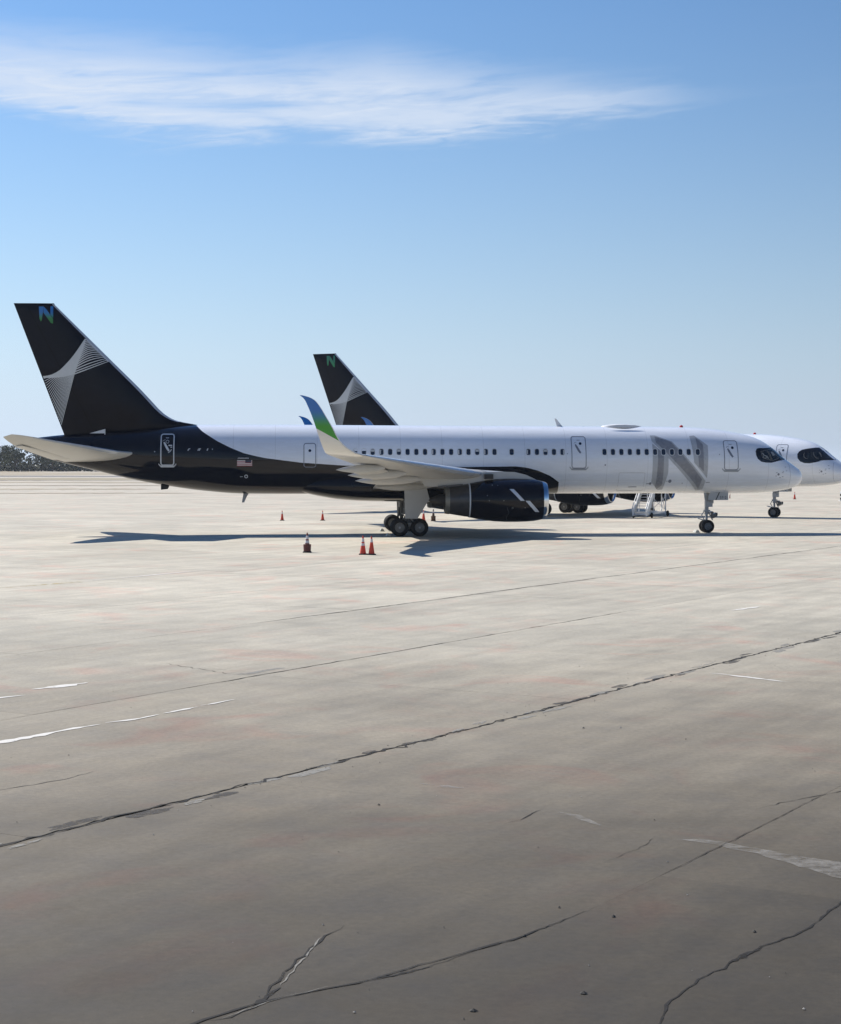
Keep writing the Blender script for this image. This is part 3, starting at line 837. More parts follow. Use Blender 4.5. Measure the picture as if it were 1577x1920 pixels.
    MB().prism([(33.6, 2.40), (33.28, 2.40), (33.40, 2.22), (33.56, 1.86), (33.70, 1.86)], -.03, .03).obj('belly_aerial', gear_grey, root, smooth=False)
    MB().prism([(38.45, 2.98), (37.95, 2.86), (38.05, 2.66), (38.45, 2.62)], -.06, .06).obj('tail_skid', dark, root, smooth=False)
    MB().prism([(16.6, 2.05), (16.3, 2.05), (16.62, 1.65), (16.72, 1.65)], -.02, .02).obj('drain_mast', line_lt, root, smooth=False)
    # cockpit glazing of the black mask sort comes per aircraft
    # grey letter on the forward fuselage
    N_L = [(9.46, 5.36), (9.47, 3.05), (9.0, 2.60), (8.72, 2.60), (8.52, 3.61), (8.52, 4.53)]
    N_Ld = [(9.14, 5.05), (8.80, 4.73), (8.80, 2.89), (9.06, 2.63), (9.20, 2.80)]
    N_D = [(9.54, 5.83), (9.23, 5.83), (8.26, 5.47), (6.22, 3.13), (6.30, 2.62), (6.67, 2.54), (9.46, 5.46)]
    N_Dd = [(9.26, 5.77), (8.32, 5.44), (6.44, 3.22), (6.56, 2.66), (6.81, 2.94), (9.23, 5.41)]
    N_R = [(7.16, 5.80), (6.87, 5.83), (6.13, 5.24), (6.16, 3.30), (6.98, 4.22)]
    N_Rd = [(6.81, 5.72), (6.42, 5.30), (6.39, 3.70), (6.70, 4.02)]
    for po, mt, of in ((N_L, titl_lt, .0045), (N_D, titl_lt, .0055), (N_R, titl_lt, .005), (N_Ld, titl_dk, .0065), (N_Dd, titl_dk, .0075), (N_Rd, titl_dk, .007)):
        decal('fuselage_letter', [po], mt, fus, off=of, dz=.1, ds=.6)
    MB().lathe([(-46.55, .22), (-46.68, .20), (-46.68, .17), (-46.4, .15)], (0, 0, 5.28), 'x', 20).obj('exhaust_pipe', exh, root)
    return root

def cockpit_small(root):
    def topz(s): return ftop(s) - .004
    poly = [(3.20, 4.90), (3.10, 5.05), (2.95, 5.09), (2.30, 5.12), (2.12, 5.16), (1.95, topz(1.95)), (1.8, topz(1.8)), (1.6, topz(1.6)), (1.42, topz(1.42)), (1.20, topz(1.20)), (1.12, 4.47), (1.25, 4.38), (1.72, 4.32), (2.25, 4.21), (2.60, 4.22), (2.88, 4.27), (3.10, 4.44), (3.19, 4.65)]
    for sd in (1, -1):
        m = decal('cockpit_mask', [poly], mask_m, root, off=.004, side=sd, dz=.05, ds=.12)
        panes = [[(2.86, 4.88), (2.47, 4.97), (2.22, 4.35), (2.80, 4.50)], [(2.40, 4.98), (2.12, 5.0), (1.66, 4.50), (1.80, 4.44), (2.16, 4.34)],
                 [(2.02, 5.06), (1.90, 5.08), (1.34, 4.58), (1.36, 4.50), (1.60, 4.46)]]
        for p in panes: decal('cockpit_pane', [p], cockpit_glass, m, off=.009, side=sd, dz=.05, ds=.12)
        fr = MB()
        for p in panes[:2]: strip(fr, densify(p, .1), .035, off=.013, side=sd, closed=True)
        fr.obj('pane_frame_glint', frame_glint_tan, m)
        if sd == 1:
            g = MB(); strip(g, [(2.78, 4.80), (2.70, 4.66), (2.52, 4.60), (2.42, 4.46)], .055, off=.012); strip(g, [(2.72, 4.62), (2.74, 4.50), (2.60, 4.47), (2.54, 4.56)], .04, off=.012)
            decal('cockpit_seat', [[(2.20, 4.86), (2.05, 4.86), (1.90, 4.66), (2.10, 4.62)]], seat_m, m, off=.012, dz=.05, ds=.1)
            g.obj('sunshade', seat_m, m)

def cockpit_large(root):
    def topz(s): return ftop(s) - .004
    poly = [(3.55, 4.80), (3.45, 5.0), (3.25, 5.14), (2.9, 5.22), (2.4, 5.30), (2.15, 5.32), (2.02, topz(2.02)), (1.8, topz(1.8)), (1.6, topz(1.6)), (1.42, topz(1.42)), (1.20, topz(1.20)), (1.05, topz(1.05)), (1.0, 4.36), (1.4, 4.34), (1.8, 4.30), (2.2, 4.20), (2.6, 4.12), (3.0, 4.14), (3.3, 4.26), (3.5, 4.50)]
    for sd in (1, -1):
        m = decal('cockpit_mask', [poly], mask_m, root, off=.004, side=sd, dz=.05, ds=.12)
        for p in ([(2.86, 4.88), (2.47, 4.97), (2.22, 4.35), (2.80, 4.50)], [(2.40, 4.98), (2.12, 5.0), (1.66, 4.50), (1.80, 4.44), (2.16, 4.34)], [(2.02, 5.06), (1.90, 5.08), (1.34, 4.58), (1.36, 4.50), (1.60, 4.46)]):
            decal('cockpit_pane', [p], cockpit_glass, m, off=.009, side=sd, dz=.05, ds=.12)
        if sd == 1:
            g = MB()  # window glints painted as crescent strips on the mask
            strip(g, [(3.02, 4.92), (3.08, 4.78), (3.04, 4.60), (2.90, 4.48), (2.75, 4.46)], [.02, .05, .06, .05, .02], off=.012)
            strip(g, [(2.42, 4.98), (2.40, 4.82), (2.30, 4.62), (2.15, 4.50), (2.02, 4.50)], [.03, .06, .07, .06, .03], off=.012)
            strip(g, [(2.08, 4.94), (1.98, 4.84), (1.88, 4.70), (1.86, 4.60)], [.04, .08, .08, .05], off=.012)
            g.obj('pane_frame_glint', frame_glint_tan, m)

def tail_letter(fin, mat):
    for sd in (1, -1):
        for po in ([(45.55, 13.38), (45.28, 13.38), (45.30, 13.18), (45.38, 12.60), (45.44, 12.50), (45.52, 12.70)],
                   [(45.28, 13.38), (45.10, 13.20), (44.73, 12.66), (44.73, 12.38), (44.85, 12.42), (45.28, 13.02)],
                   [(44.88, 13.40), (44.72, 13.40), (44.72, 12.70), (44.88, 12.90)]):
            decal('tail_letter', [po], mat, fin, finsurf, .008, sd, .1, .3)

dome_m = simple('dome_white', (0.74, 0.75, 0.76), 0.3)
WM = wheel_meshes(.508, .37, 'main'); WN = wheel_meshes(.392, .27, 'nose')
# shared cabin window meshes (skin is straight along the cabin)
WIN = [{}, {}, []]
def wsurf(s, z, off, side):
    p = fsurf(20, z, off, side); return (-s, p[1], p[2])
for sd in (1, -1):
    po = rrect(-.135, 4.655, .135, 5.035, .10, 3)
    o = decal('cabin_window', [po], glass, None, wsurf, .005, sd, .08, .5); WIN[0][sd] = o.data; bpy.data.objects.remove(o)
    m = MB(); strip(m, po, .035, wsurf, .010, sd, True); o = m.obj('window_frame', frame_m); WIN[1][sd] = o.data; bpy.data.objects.remove(o)
for a, b, z0, z1 in ((.03, .11, 4.72, 4.97), (-.11, -.04, 4.70, 4.97), (-.10, .10, 4.86, 4.99)):
    o = decal('window_shade', [[(a, z0), (b, z0), (b, z1), (a, z1)]], shade_m, None, wsurf, .008, 1, .1, .5); WIN[2].append(o.data); bpy.data.objects.remove(o)

def tag(o, label, cat, group=None, kind=None):
    if label: o['label'] = label
    if cat: o['category'] = cat
    if group: o['group'] = group
    if kind: o['kind'] = kind
    return o
def copy_tree(o, parent=None):
    c = o.copy(); COL.objects.link(c); c.parent = parent
    for ch in list(o.children): copy_tree(ch, c)
    return c

# ================================================================== apron
GA = Vector((math.sin(R(31)), math.cos(R(31)))); GB = Vector((math.cos(R(31)), -math.sin(R(31))))
def PQ(p, q): return GB * p + GA * q
def concrete(name, slab=True):
    m, t = newmat(name)
    b = t.n('ShaderNodeBsdfPrincipled')
    geo = t.n('ShaderNodeNewGeometry')
    oi = t.n('ShaderNodeObjectInfo')
    base = oi.outputs['Color'] if slab else None
    big = t.noise(geo.outputs['Position'], 0.16, 5, 0.6, 0.5)
    mid = t.noise(geo.outputs['Position'], 1.1, 6, 0.62)
    mp = t.n('ShaderNodeMapping'); mp.vector_type = 'TEXTURE'; mp.inputs['Rotation'].default_value = (0, 0, R(59)); mp.inputs['Scale'].default_value = (7.0, 0.9, 1)
    t.l(geo.outputs['Position'], mp.inputs[0])
    streak = t.noise(mp.outputs[0], 1.4, 6, 0.6)
    fine = t.noise(geo.outputs['Position'], 55, 3, 0.7)
    grn = t.noise(geo.outputs['Position'], 11, 7, 0.72)
    pat = t.noise(geo.outputs['Position'], 0.45, 7, 0.66, 1.2)
    v = t.math('MULTIPLY', t.lin(big, 0.3, 0.7, 0.86, 1.14), t.lin(mid, 0.3, 0.7, 0.93, 1.07))
    v = t.math('MULTIPLY', v, t.lin(streak, 0.28, 0.72, 0.86, 1.12))
    v = t.math('MULTIPLY', v, t.lin(fine, 0.25, 0.75, 0.88, 1.12))
    v = t.math('MULTIPLY', v, t.lin(grn, 0.28, 0.72, 0.82, 1.18))
    v = t.math('MULTIPLY', v, t.lin(pat, 0.32, 0.68, 0.93, 1.07))
    vc = t.n('ShaderNodeCombineXYZ')
    for i in range(3): t.l(v, vc.inputs[i])
    if slab:
        # foreground light falloff painted into the albedo, darker towards the camera; noise shifts it
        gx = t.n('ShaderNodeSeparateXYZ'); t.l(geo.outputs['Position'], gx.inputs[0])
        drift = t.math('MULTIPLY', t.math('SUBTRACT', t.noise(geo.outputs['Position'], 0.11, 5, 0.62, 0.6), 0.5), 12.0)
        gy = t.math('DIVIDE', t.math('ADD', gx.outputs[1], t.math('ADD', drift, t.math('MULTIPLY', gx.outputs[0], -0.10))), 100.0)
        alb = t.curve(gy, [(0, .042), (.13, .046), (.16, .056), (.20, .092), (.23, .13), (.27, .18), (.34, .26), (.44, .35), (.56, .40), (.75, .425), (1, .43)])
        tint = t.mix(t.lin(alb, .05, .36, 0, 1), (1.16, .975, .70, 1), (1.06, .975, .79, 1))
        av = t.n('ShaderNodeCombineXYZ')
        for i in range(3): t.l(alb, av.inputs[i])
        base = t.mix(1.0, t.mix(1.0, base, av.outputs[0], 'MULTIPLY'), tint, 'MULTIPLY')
        col = t.mix(1.0, base, vc.outputs[0], 'MULTIPLY')
    else: col = t.mix(1.0, (0.455, 0.415, 0.335, 1), vc.outputs[0], 'MULTIPLY')
    # rusty pink stains
    pk = t.math('MULTIPLY', t.smooth(t.noise(geo.outputs['Position'], 0.33, 4, 0.6, 1.0), 0.52, 0.74), 0.80)
    col = t.mix(pk, col, t.mix(1.0, col, (1.10, 0.84, 0.82, 1), 'MULTIPLY'))
    # small dark specks
    sp = t.math('MULTIPLY', t.smooth(t.noise(geo.outputs['Position'], 9, 2, 0.5), 0.70, 0.80), 0.25)
    col = t.mix(sp, col, (0.06, 0.055, 0.05, 1))
    # pits, aggregate and oil drips
    pit = t.math('MULTIPLY', t.smooth(t.noise(geo.outputs['Position'], 28, 3, 0.6), 0.60, 0.70), 0.30)
    col = t.mix(pit, col, t.mix(1.0, col, (0.55, 0.54, 0.52, 1), 'MULTIPLY'))
    agg = t.math('MULTIPLY', t.smooth(t.noise(geo.outputs['Position'], 36, 2, 0.5), 0.64, 0.72), 0.30)
    col = t.mix(agg, col, t.mix(1.0, col, (1.5, 1.48, 1.42, 1), 'MULTIPLY'))
    oil = t.math('MULTIPLY', t.math('MULTIPLY', t.smooth(t.noise(geo.outputs['Position'], 0.75, 5, 0.65, 0.8), 0.60, 0.78), t.smooth(mid, 0.40, 0.62)), 0.38)
    col = t.mix(oil, col, t.mix(1.0, col, (0.66, 0.63, 0.60, 1), 'MULTIPLY'))
    t.l(col, b.inputs['Base Color'])
    t.put(b.inputs['Roughness'], t.lin(mid, 0.3, 0.7, 0.62, 0.80))
    b.inputs['Specular IOR Level'].default_value = 0.28
    bn = t.n('ShaderNodeBump'); bn.inputs['Strength'].default_value = 0.18; bn.inputs['Distance'].default_value = 0.006
    t.l(t.math('ADD', fine, t.math('MULTIPLY', mid, 1.5)), bn.inputs['Height']); t.l(bn.outputs[0], b.inputs['Normal'])
    out(t, b)
    return m
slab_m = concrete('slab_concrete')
far_m = concrete('far_concrete', False)
joint_m = simple('joint_filler', (0.05, 0.046, 0.042), 0.9, var=0.4, vscale=2)
P_LINES = [6.3, -0.65, -7.6, -14.4, -21.6, -28.6] + [-28.6 - 6.95 * i for i in range(1, 10)]
P0, P1, Q0, Q1 = P_LINES[-1], P_LINES[0], -4.0, 126.0
m = MB()
BIG = 1100
def fan(pts, z): m.add([(x, y, z) for x, y in pts], [tuple(range(len(pts)))])
c = [PQ(P0, Q0), PQ(P1, Q0), PQ(P1, Q1), PQ(P0, Q1)]
o_ = [PQ(-BIG, -BIG * .2), PQ(BIG, -BIG * .2), PQ(BIG, BIG), PQ(-BIG, BIG)]
for i in range(4): fan([c[i], o_[i], o_[(i + 1) % 4], c[(i + 1) % 4]], 0.0)
nf = len(m.f)
m.add([(p.x, p.y, -0.010) for p in c], [(0, 1, 2, 3)])
for i in range(4): m.add([(c[i].x, c[i].y, 0), (c[(i + 1) % 4].x, c[(i + 1) % 4].y, 0), (c[(i + 1) % 4].x, c[(i + 1) % 4].y, -.010), (c[i].x, c[i].y, -.010)], [(0, 1, 2, 3)])
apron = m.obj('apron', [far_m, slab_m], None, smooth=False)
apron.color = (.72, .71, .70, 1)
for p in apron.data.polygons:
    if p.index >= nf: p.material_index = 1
for p in apron.data.polygons:
    if p.normal.z < -0.5: p.flip()
apron.data.update()
tag(apron, 'pale concrete apron of large slabs with broken joints', None, kind='structure')

def edge_pts(a, b, inward, step, amp, chip, r):
    """jagged slab edge from a to b (b excluded)."""
    d = (b - a); n = max(1, int(d.length / step)); pts = []
    for i in range(n):
        p = a + d * (i / n)
        k = abs(r.gauss(0, amp)) if i else amp
        if i and r.random() < chip: k += r.uniform(.02, .06)
        pts.append(p + inward * k)
    return pts
def bend(i, q):
    """sideways wander of joint i at q."""
    if i == 2: return linear([0, 9, 11.8, 12.6, 14.6, 16, 20, 30], [-1.5, -1.5, -.95, -.59, -.09, .02, .05, 0])(q)
    if i == 3: return linear([0, 14, 20, 26, 34, 42, 60], [0, -.2, -.05, .05, .0, .12, 0])(q)
    return 0.0
def slab(ri, p0, p1, q0, q1, tone):
    cx, cq = (p0 + p1) / 2, (q0 + q1) / 2
    ctr = PQ(cx, cq); near = ctr.length < 52
    r = random.Random(int(p0 * 97 + q0 * 13))
    g0 = .0008 if near and abs(p0 + 7.6) < .1 else .006; g1 = .0008 if near and abs(p1 + 7.6) < .1 else .006; gq = .0 if near else .004
    A_, B_, C_, D_ = (PQ(p0 + g0, q0 + gq), PQ(p1 - g1, q0 + gq), PQ(p1 - g1, q1 - gq), PQ(p0 + g0, q1 - gq))
    st, am, ch = (.22, .010, .10) if near else (3.5, .006, 0)
    hot = lambda p: near and abs(p + 14.4) < .1
    pts = []
    pts += edge_pts(A_, B_, GA, st * 3, am * .0, 0, r)
    pts += edge_pts(B_, C_, -GB, st, am * (1.5 if hot(p1) else (.4 if g1 > .002 else 0)), ch * (2.6 if hot(p1) else 0), r)
    pts += edge_pts(C_, D_, -GA, st * 3, am * .0, 0, r)
    pts += edge_pts(D_, A_, GB, st, am * (1.5 if hot(p0) else (.4 if g0 > .002 else 0)), ch * (2.6 if hot(p0) else 0), r)
    if near and ri in (1, 2, 3):
        o2 = []
        for p in pts:
            pp, qq = p.dot(GB), p.dot(GA); u = (pp - p0) / (p1 - p0)
            pp += bend(ri + 1, qq) * max(0, 1 - u) + bend(ri, qq) * max(0, u)
            o2.append(PQ(pp, qq))
        pts = o2
    n = len(pts)
    dz = r.uniform(-.0015, .0015)
    tx, ty = r.uniform(-.0002, .0002), r.uniform(-.0002, .0002)
    Z = lambda p: dz + (p.x - ctr.x) * tx + (p.y - ctr.y) * ty
    v = [(p.x - ctr.x, p.y - ctr.y, Z(p)) for p in pts] + [(p.x - ctr.x + (ctr.x - p.x) * .0012, p.y - ctr.y + (ctr.y - p.y) * .0012, -.03) for p in pts]
    f = [tuple(range(n))] + [(i, (i + 1) % n, n + (i + 1) % n, n + i) for i in range(n)]
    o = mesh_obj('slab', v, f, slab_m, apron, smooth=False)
    o.location = (ctr.x, ctr.y, 0)
    o.color = tone + (1,)
    return o
QJ = {0: [5, 14, 23], 1: [7, 17.5, 25.0, 33.0], 2: [5.0, 19.8, 27.2, 34.4, 41.5, 48.5], 3: [8.0, 15.5, 22.5, 29.6, 36.6, 43.6, 50.6], 4: [9.0, 16, 23, 30.0, 37, 44, 51], 5: [16.0, 30, 37, 44, 51]}
# slab rows with small random tones; the painted foreground falloff is in slab_concrete
for i in range(len(P_LINES) - 1):
    p1, p0 = P_LINES[i], P_LINES[i + 1]
    js = list(QJ.get(i, [4.0 + rng.uniform(0, 10)]))
    while js[-1] + 9 < Q1: js.append(js[-1] + 7.0)
    qs = [Q0] + js + [Q1]
    for q0, q1 in zip(qs, qs[1:]):
        if q1 - q0 < .5: continue
        qc = (q0 + q1) / 2
        k = rng.uniform(.92, 1.07)
        slab(i, p0, p1, q0, q1, (k, k, k))

# cracks, spalls, paint
def worn(name, col, lo, hi, sc, amt):
    m, t = newmat(name)
    b = t.n('ShaderNodeBsdfPrincipled'); g = t.n('ShaderNodeNewGeometry')
    b.inputs['Base Color'].default_value = col + (1,); b.inputs['Roughness'].default_value = .8; b.inputs['Specular IOR Level'].default_value = .25
    nz = t.noise(g.outputs['Position'], sc, 6, 0.65)
    t.put(b.inputs['Alpha'], t.math('MULTIPLY', t.smooth(nz, lo, hi), amt))
    out(t, b)
    return m
paint_w = worn('worn_white_paint', (0.66, 0.64, 0.60), .26, .44, 5, .92)
paint_y = worn('worn_yellow_paint', (0.52, 0.43, 0.22), .40, .60, 3, .6)
smear_m = worn('cement_smear', (0.30, 0.285, 0.26), .34, .62, 3.0, .55)
spall_l = worn('spall_pale', (0.27, 0.26, 0.235), .30, .55, 7, .80)
spall_d = worn('spall_dark', (0.07, 0.065, 0.060), .32, .58, 7, .75)
crack_m = worn('crack_dark', (0.022, 0.020, 0.018), .30, .52, 2.2, .95)
def ribbon(name, pts, wd, mat, z=.005, jit=.012, sub=.12, taper=True, seed=1):
    r = random.Random(seed); P = [Vector(p) for p in pts]; path = []
    for a, b in zip(P, P[1:]):
        k = max(1, int((b - a).length / sub)); path += [a + (b - a) * i / k for i in range(k)]
    path.append(P[-1]); n = len(path); v = []
    for i, p in enumerate(path):
        d = (path[min(n - 1, i + 1)] - path[max(0, i - 1)]).normalized(); nn = Vector((-d.y, d.x))
        p = p + nn * r.gauss(0, jit)
        ww = wd * r.uniform(.35, 1.4) * (min(1, (i + .3) / 4, (n - i - .7) / 4) if taper else 1)
        v += [(p.x + nn.x * ww / 2, p.y + nn.y * ww / 2, z), (p.x - nn.x * ww / 2, p.y - nn.y * ww / 2, z)]
    f = [(2 * i, 2 * i + 1, 2 * i + 3, 2 * i + 2) for i in range(n - 1)]
    return mesh_obj(name, v, f, mat, apron, smooth=False)
CR = [[(-1.73, 13.99), (-1.5, 14.1), (-1.27, 14.49), (-1.21, 15.08), (-1.07, 15.72), (-0.92, 16.33), (-0.87, 16.51), (-0.7, 16.89)],
      [(-1.27, 14.49), (-1.08, 14.66), (-.51, 15.05), (-0.22, 15.2), (0.05, 15.47), (0.39, 15.89), (0.61, 16.12), (0.94, 16.51), (1.38, 17.09), (1.67, 17.49)],
      [(1.75, 13.6), (1.98, 14.41), (2.28, 15.0), (2.59, 15.47), (3.08, 16.15), (3.59, 16.7), (3.85, 17.19), (4.17, 17.77), (4.5, 18.2)],
      [(1.0, 21.56), (1.21, 21.81), (1.4, 22.24), (1.56, 22.58)], [(-5.98, 23.38), (-5.24, 24.17), (-4.89, 24.58), (-4.57, 25.25)],
      [(4.2, 22.5), (4.6, 22.9), (5.2, 23.4), (5.9, 24.0)], [(-5.6, 38.7), (-4.6, 37.5), (-3.8, 36.59)], [(2.0, 19.5), (2.5, 20.3), (2.75, 20.9)]]
for i, cpts in enumerate(CR):
    ribbon('crack', cpts, [.022, .012, .024, .018, .018, .015, .02, .010][i], crack_m, seed=i, jit=.012 if i != 6 else .03)
for i, (a, b, wd) in enumerate((((2.65, 15.55), (3.05, 16.1), .07), ((-.35, 15.15), (.1, 15.52), .05), ((-1.36, 14.4), (-1.16, 14.9), .07))):
    ribbon('crack', [a, b], wd, crack_m, z=.0055, seed=40 + i, sub=.06)
for i, (a, b) in enumerate((((-1.16, 14.9), (-.88, 16.5)), ((-1.55, 14.05), (-1.1, 14.62)), ((-1.1, 14.62), (-.75, 14.9)))):
    ribbon('crack_lip', [(a[0] - .015, a[1] + .01), (b[0] - .015, b[1] + .01)], .018, spall_l, z=.0065, jit=.008, seed=60 + i, sub=.09)
def blob(name, c, ln, wd, ang, mat, z=.005, seed=0, n=14):
    r = random.Random(seed); v = []
    for i in range(n):
        t = 2 * math.pi * i / n; k = r.uniform(.65, 1.1)
        x, y = ln / 2 * math.cos(t) * k, wd / 2 * math.sin(t) * k
        v.append((c[0] + x * math.sin(ang) + y * math.cos(ang), c[1] + x * math.cos(ang) - y * math.sin(ang), z))
    return mesh_obj(name, v, [tuple(range(n))], mat, apron, smooth=False)
r = random.Random(3)
q = 12.6; k = 0
while q < 56:
    c = PQ(-14.4 + bend(3, q) + r.uniform(-.20, .20), q)
    ln = r.uniform(.35, 1.2); wd = r.uniform(.10, .26)
    mt = r.choice([spall_l, spall_l, spall_d, spall_d, smear_m])
    blob('spall', c, ln, wd, R(31) + r.uniform(-.12, .12), mt, .0045 + .0006 * (k % 4), 100 + k)
    k += 1
    q += r.uniform(.40, 1.2)
ribbon('joint_crack', [*[PQ(-14.4 + bend(3, q), q) for q in (11.5, 14, 17, 20, 23, 26, 30, 34, 38, 42, 47, 54)]], .05, crack_m, z=.0075, jit=.03, sub=.16, seed=77)
ribbon('joint_crack', [PQ(-7.6 + bend(2, q), q) for q in (10.2, 11.0, 11.8, 12.6, 13.6, 14.6, 15.4)], .03, crack_m, z=.0075, jit=.008, sub=.14, seed=80)
ribbon('joint_crack', [PQ(-7.6 + bend(2, q), q) for q in (17.5, 19, 21, 23)], .009, crack_m, z=.0075, jit=.008, sub=.14, seed=81)
ribbon('joint_crack', [PQ(-21.6, 27), PQ(-21.58, 34), PQ(-21.62, 42), PQ(-21.6, 47.5)], .03, crack_m, z=.0075, jit=.02, sub=.3, seed=78)
ribbon('joint_crack', [PQ(-28.6, 38), PQ(-28.5, 46), PQ(-28.6, 54), PQ(-28.55, 64), PQ(-28.6, 78), PQ(-28.6, 100)], .06, crack_m, z=.0075, jit=.02, sub=.8, seed=79)
for i, pp in enumerate((((-6.9, 27.2), (-6.15, 28.36), (-5.71, 29.14), (-5.3, 29.7)), ((-5.25, 29.85), (-4.84, 30.22), (-4.5, 30.85)), ((-4.45, 30.95), (-4.11, 31.51), (-3.98, 31.8)), ((-3.9, 31.95), (-3.4, 32.77)),
                        ((-7.44, 34.21), (-6.99, 34.62), (-6.55, 35.28)), ((-8.2, 32.6), (-7.36, 33.36)), ((5.94, 36.87), (6.58, 36.14), (7.26, 35.28)), ((9.0, 52.0), (10.2, 53.6)))):
    ribbon('paint_mark', pp, [.17, .16, .15, .16, .26, .18, .10, .18][i], paint_w, z=.008, jit=.012, sub=.15, seed=20 + i)
ribbon('paint_mark', [(-18.2, 55.4), (-14.36, 61.19), (-12.24, 64.39)], .28, paint_y, z=.008, jit=.01, sub=1.2, seed=31, taper=False)
ribbon('paint_mark', [(-12.24, 64.39), (-10.13, 68.27), (-8.28, 71.58)], .20, paint_w, z=.008, jit=.01, sub=1.0, seed=32)
def patch(name, pts, mat, z=.005):
    return mesh_obj(name, [(x, y, z) for x, y in pts], [tuple(range(len(pts)))], mat, apron, smooth=False)
def ragged(pts, amp, seed):
    r = random.Random(seed); o = []
    for a, b in zip(pts, pts[1:] + pts[:1]):
        for i in range(6): o.append((a[0] + (b[0] - a[0]) * i / 6 + r.gauss(0, amp), a[1] + (b[1] - a[1]) * i / 6 + r.gauss(0, amp)))
    return o
patch('cement_smear', ragged([(2.96, 20.74), (3.33, 20.68), (3.7, 20.31), (4.1, 19.9), (4.58, 19.51), (5.3, 19.0), (5.1, 18.2), (4.4, 18.76), (4.09, 19.33), (3.75, 19.93), (3.35, 20.4)], .012, 5), smear_m)
patch('cement_smear', ragged([(1.7, 22.33), (1.98, 22.10), (2.22, 21.34), (2.07, 21.59)], .008, 6), smear_m, .0052)
patch('cement_smear', ragged([(-.05, 24.3), (.4, 24.1), (.6, 23.9), (.2, 24.0)], .01, 8), smear_m, .0054)
patch('cement_smear', ragged([(-3.8, 36.6), (-3.0, 37.8), (-2.85, 37.75), (-3.5, 36.6)], .02, 9), spall_l, .0052)
# scattered grit
m = MB(); r = random.Random(12)
spots = [(1.34, 14.72), (3.06, 14.3), (0.42, 14.25), (1.36, 17.55), (-0.53, 22.76), (3.27, 29.32), (2.66, 29.26), (4.16, 28.09), (3.37, 38.01), (-0.92, 16.89), (3.1, 16.64), (0.96, 16.48), (1.85, 17.19), (2.09, 23.3)]
for i in range(55):
    Zd = 13 + 40 * r.random() ** 1.6; spots.append((r.uniform(-.24, .24) * Zd, Zd))
for i in range(90):
    c = PQ(-14.4 + r.gauss(0, .35), r.uniform(13, 50)); spots.append((c.x, c.y))
for i, (x, y) in enumerate(spots):
    sz = r.uniform(.012, .024) if i < 14 else r.uniform(.005, .013)
    v = [(x + sz * r.uniform(.6, 1.3) * math.cos(a) * (1.6 if i < 3 else 1), y + sz * r.uniform(.6, 1.3) * math.sin(a), .008) for a in (0, 1.2, 2.4, 3.6, 4.9)] + [(x, y, .008 + sz * .8)]
    m.add(v, [(0, 1, 5), (1, 2, 5), (2, 3, 5), (3, 4, 5), (4, 0, 5)])
grit_d = simple('grit_dark', (.05, .047, .043), .9); grit_l = simple('grit_pale', (.34, .32, .29), .9)
grit = m.obj('grit', grit_d, None, smooth=False)
grit.data.materials.append(grit_l)
for p in grit.data.polygons:
    if (p.index // 5) % 4 == 1: p.material_index = 1
tag(grit, 'scattered grit and small stone chips on the near slabs', None, kind='stuff')

# dry infield strips far behind the aircraft
def field(name, label, y0, y1, col, seed, z, x0=-420, x1=420):
    mt = simple(name + '_soil', col, 0.95, var=0.22, vscale=0.05, spec=.2)
    r = random.Random(seed); a = []; b = []
    for i in range(41):
        x = x0 + (x1 - x0) * i / 40; k = min(1, i / 6, (40 - i) / 6) if x0 > -420 else 1; mid = (y0 + y1) / 2; j = (y1 - y0) * .35
        a.append((x, mid + (y0 - mid) * k + r.uniform(-j, j) * k, z)); b.append((x, mid + (y1 - mid) * k + r.uniform(-j, j) * k + .1, z))
    v = a + b
    f = [(i, i + 1, 41 + i + 1, 41 + i) for i in range(40)]
    tag(mesh_obj(name, v, f, mt, None, smooth=False), label, None, kind='structure')
for i, (ya, yb, cc) in enumerate(((232, 237, (.33, .28, .21)), (262, 272, (.38, .33, .25)), (300, 306, (.26, .22, .17)), (338, 352, (.36, .31, .23)), (372, 378, (.24, .21, .17)))):
    field('dirt_strip', ['thin tan dirt strip nearest the apron edge', 'second tan dirt strip beyond the apron', 'narrow brown dirt strip in the middle distance', 'broad tan dirt strip in the middle distance', 'brown dirt line before the dry grass'][i], ya, yb, cc, 20 + i, .02 + .003 * i, *((-75, -28), (-70, -40), (-95, -10), (-130, 60), (-110, -55))[i])
field('infield', 'strip of dry grass beyond the apron', 395, 430, (.30, .26, .18), 1, .02)
field('infield', 'wide dry dirt strip in front of the trees', 520, 660, (.36, .31, .23), 2, .024)
field('taxiway', 'grey taxiway strip beyond the dry grass', 455, 480, (.22, .21, .20), 3, .028)

# ================================================================== the two aircraft
a1 = make_airliner('airliner')
a1.location = (23.04, 108.41, 0); a1.rotation_euler = (0, 0, R(4))
a2 = copy_tree(a1)
X2, Z2, AL = 26.96, 136.5, R(-28.2)
a2.rotation_euler = (0, 0, AL)
a2.location = (X2 + 5.81 * math.cos(AL), Z2 + 5.81 * math.sin(AL), 0)
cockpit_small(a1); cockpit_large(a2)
tail_letter([c for c in a1.children if c.name.startswith('vertical_fin')][0], tailN1)
tail_letter([c for c in a2.children if c.name.startswith('vertical_fin')][0], tailN2)
for c in list(a2.children):
    if c.name.startswith('streamer'): bpy.data.objects.remove(c)
tag(a1, 'nearest white and black twin-engine airliner, whole in view, teal N on its tail', 'airplane', 'parked white and black airliners')
tag(a2, 'second airliner parked behind the nearest one, its nose cut off at the right', 'airplane', 'parked white and black airliners')

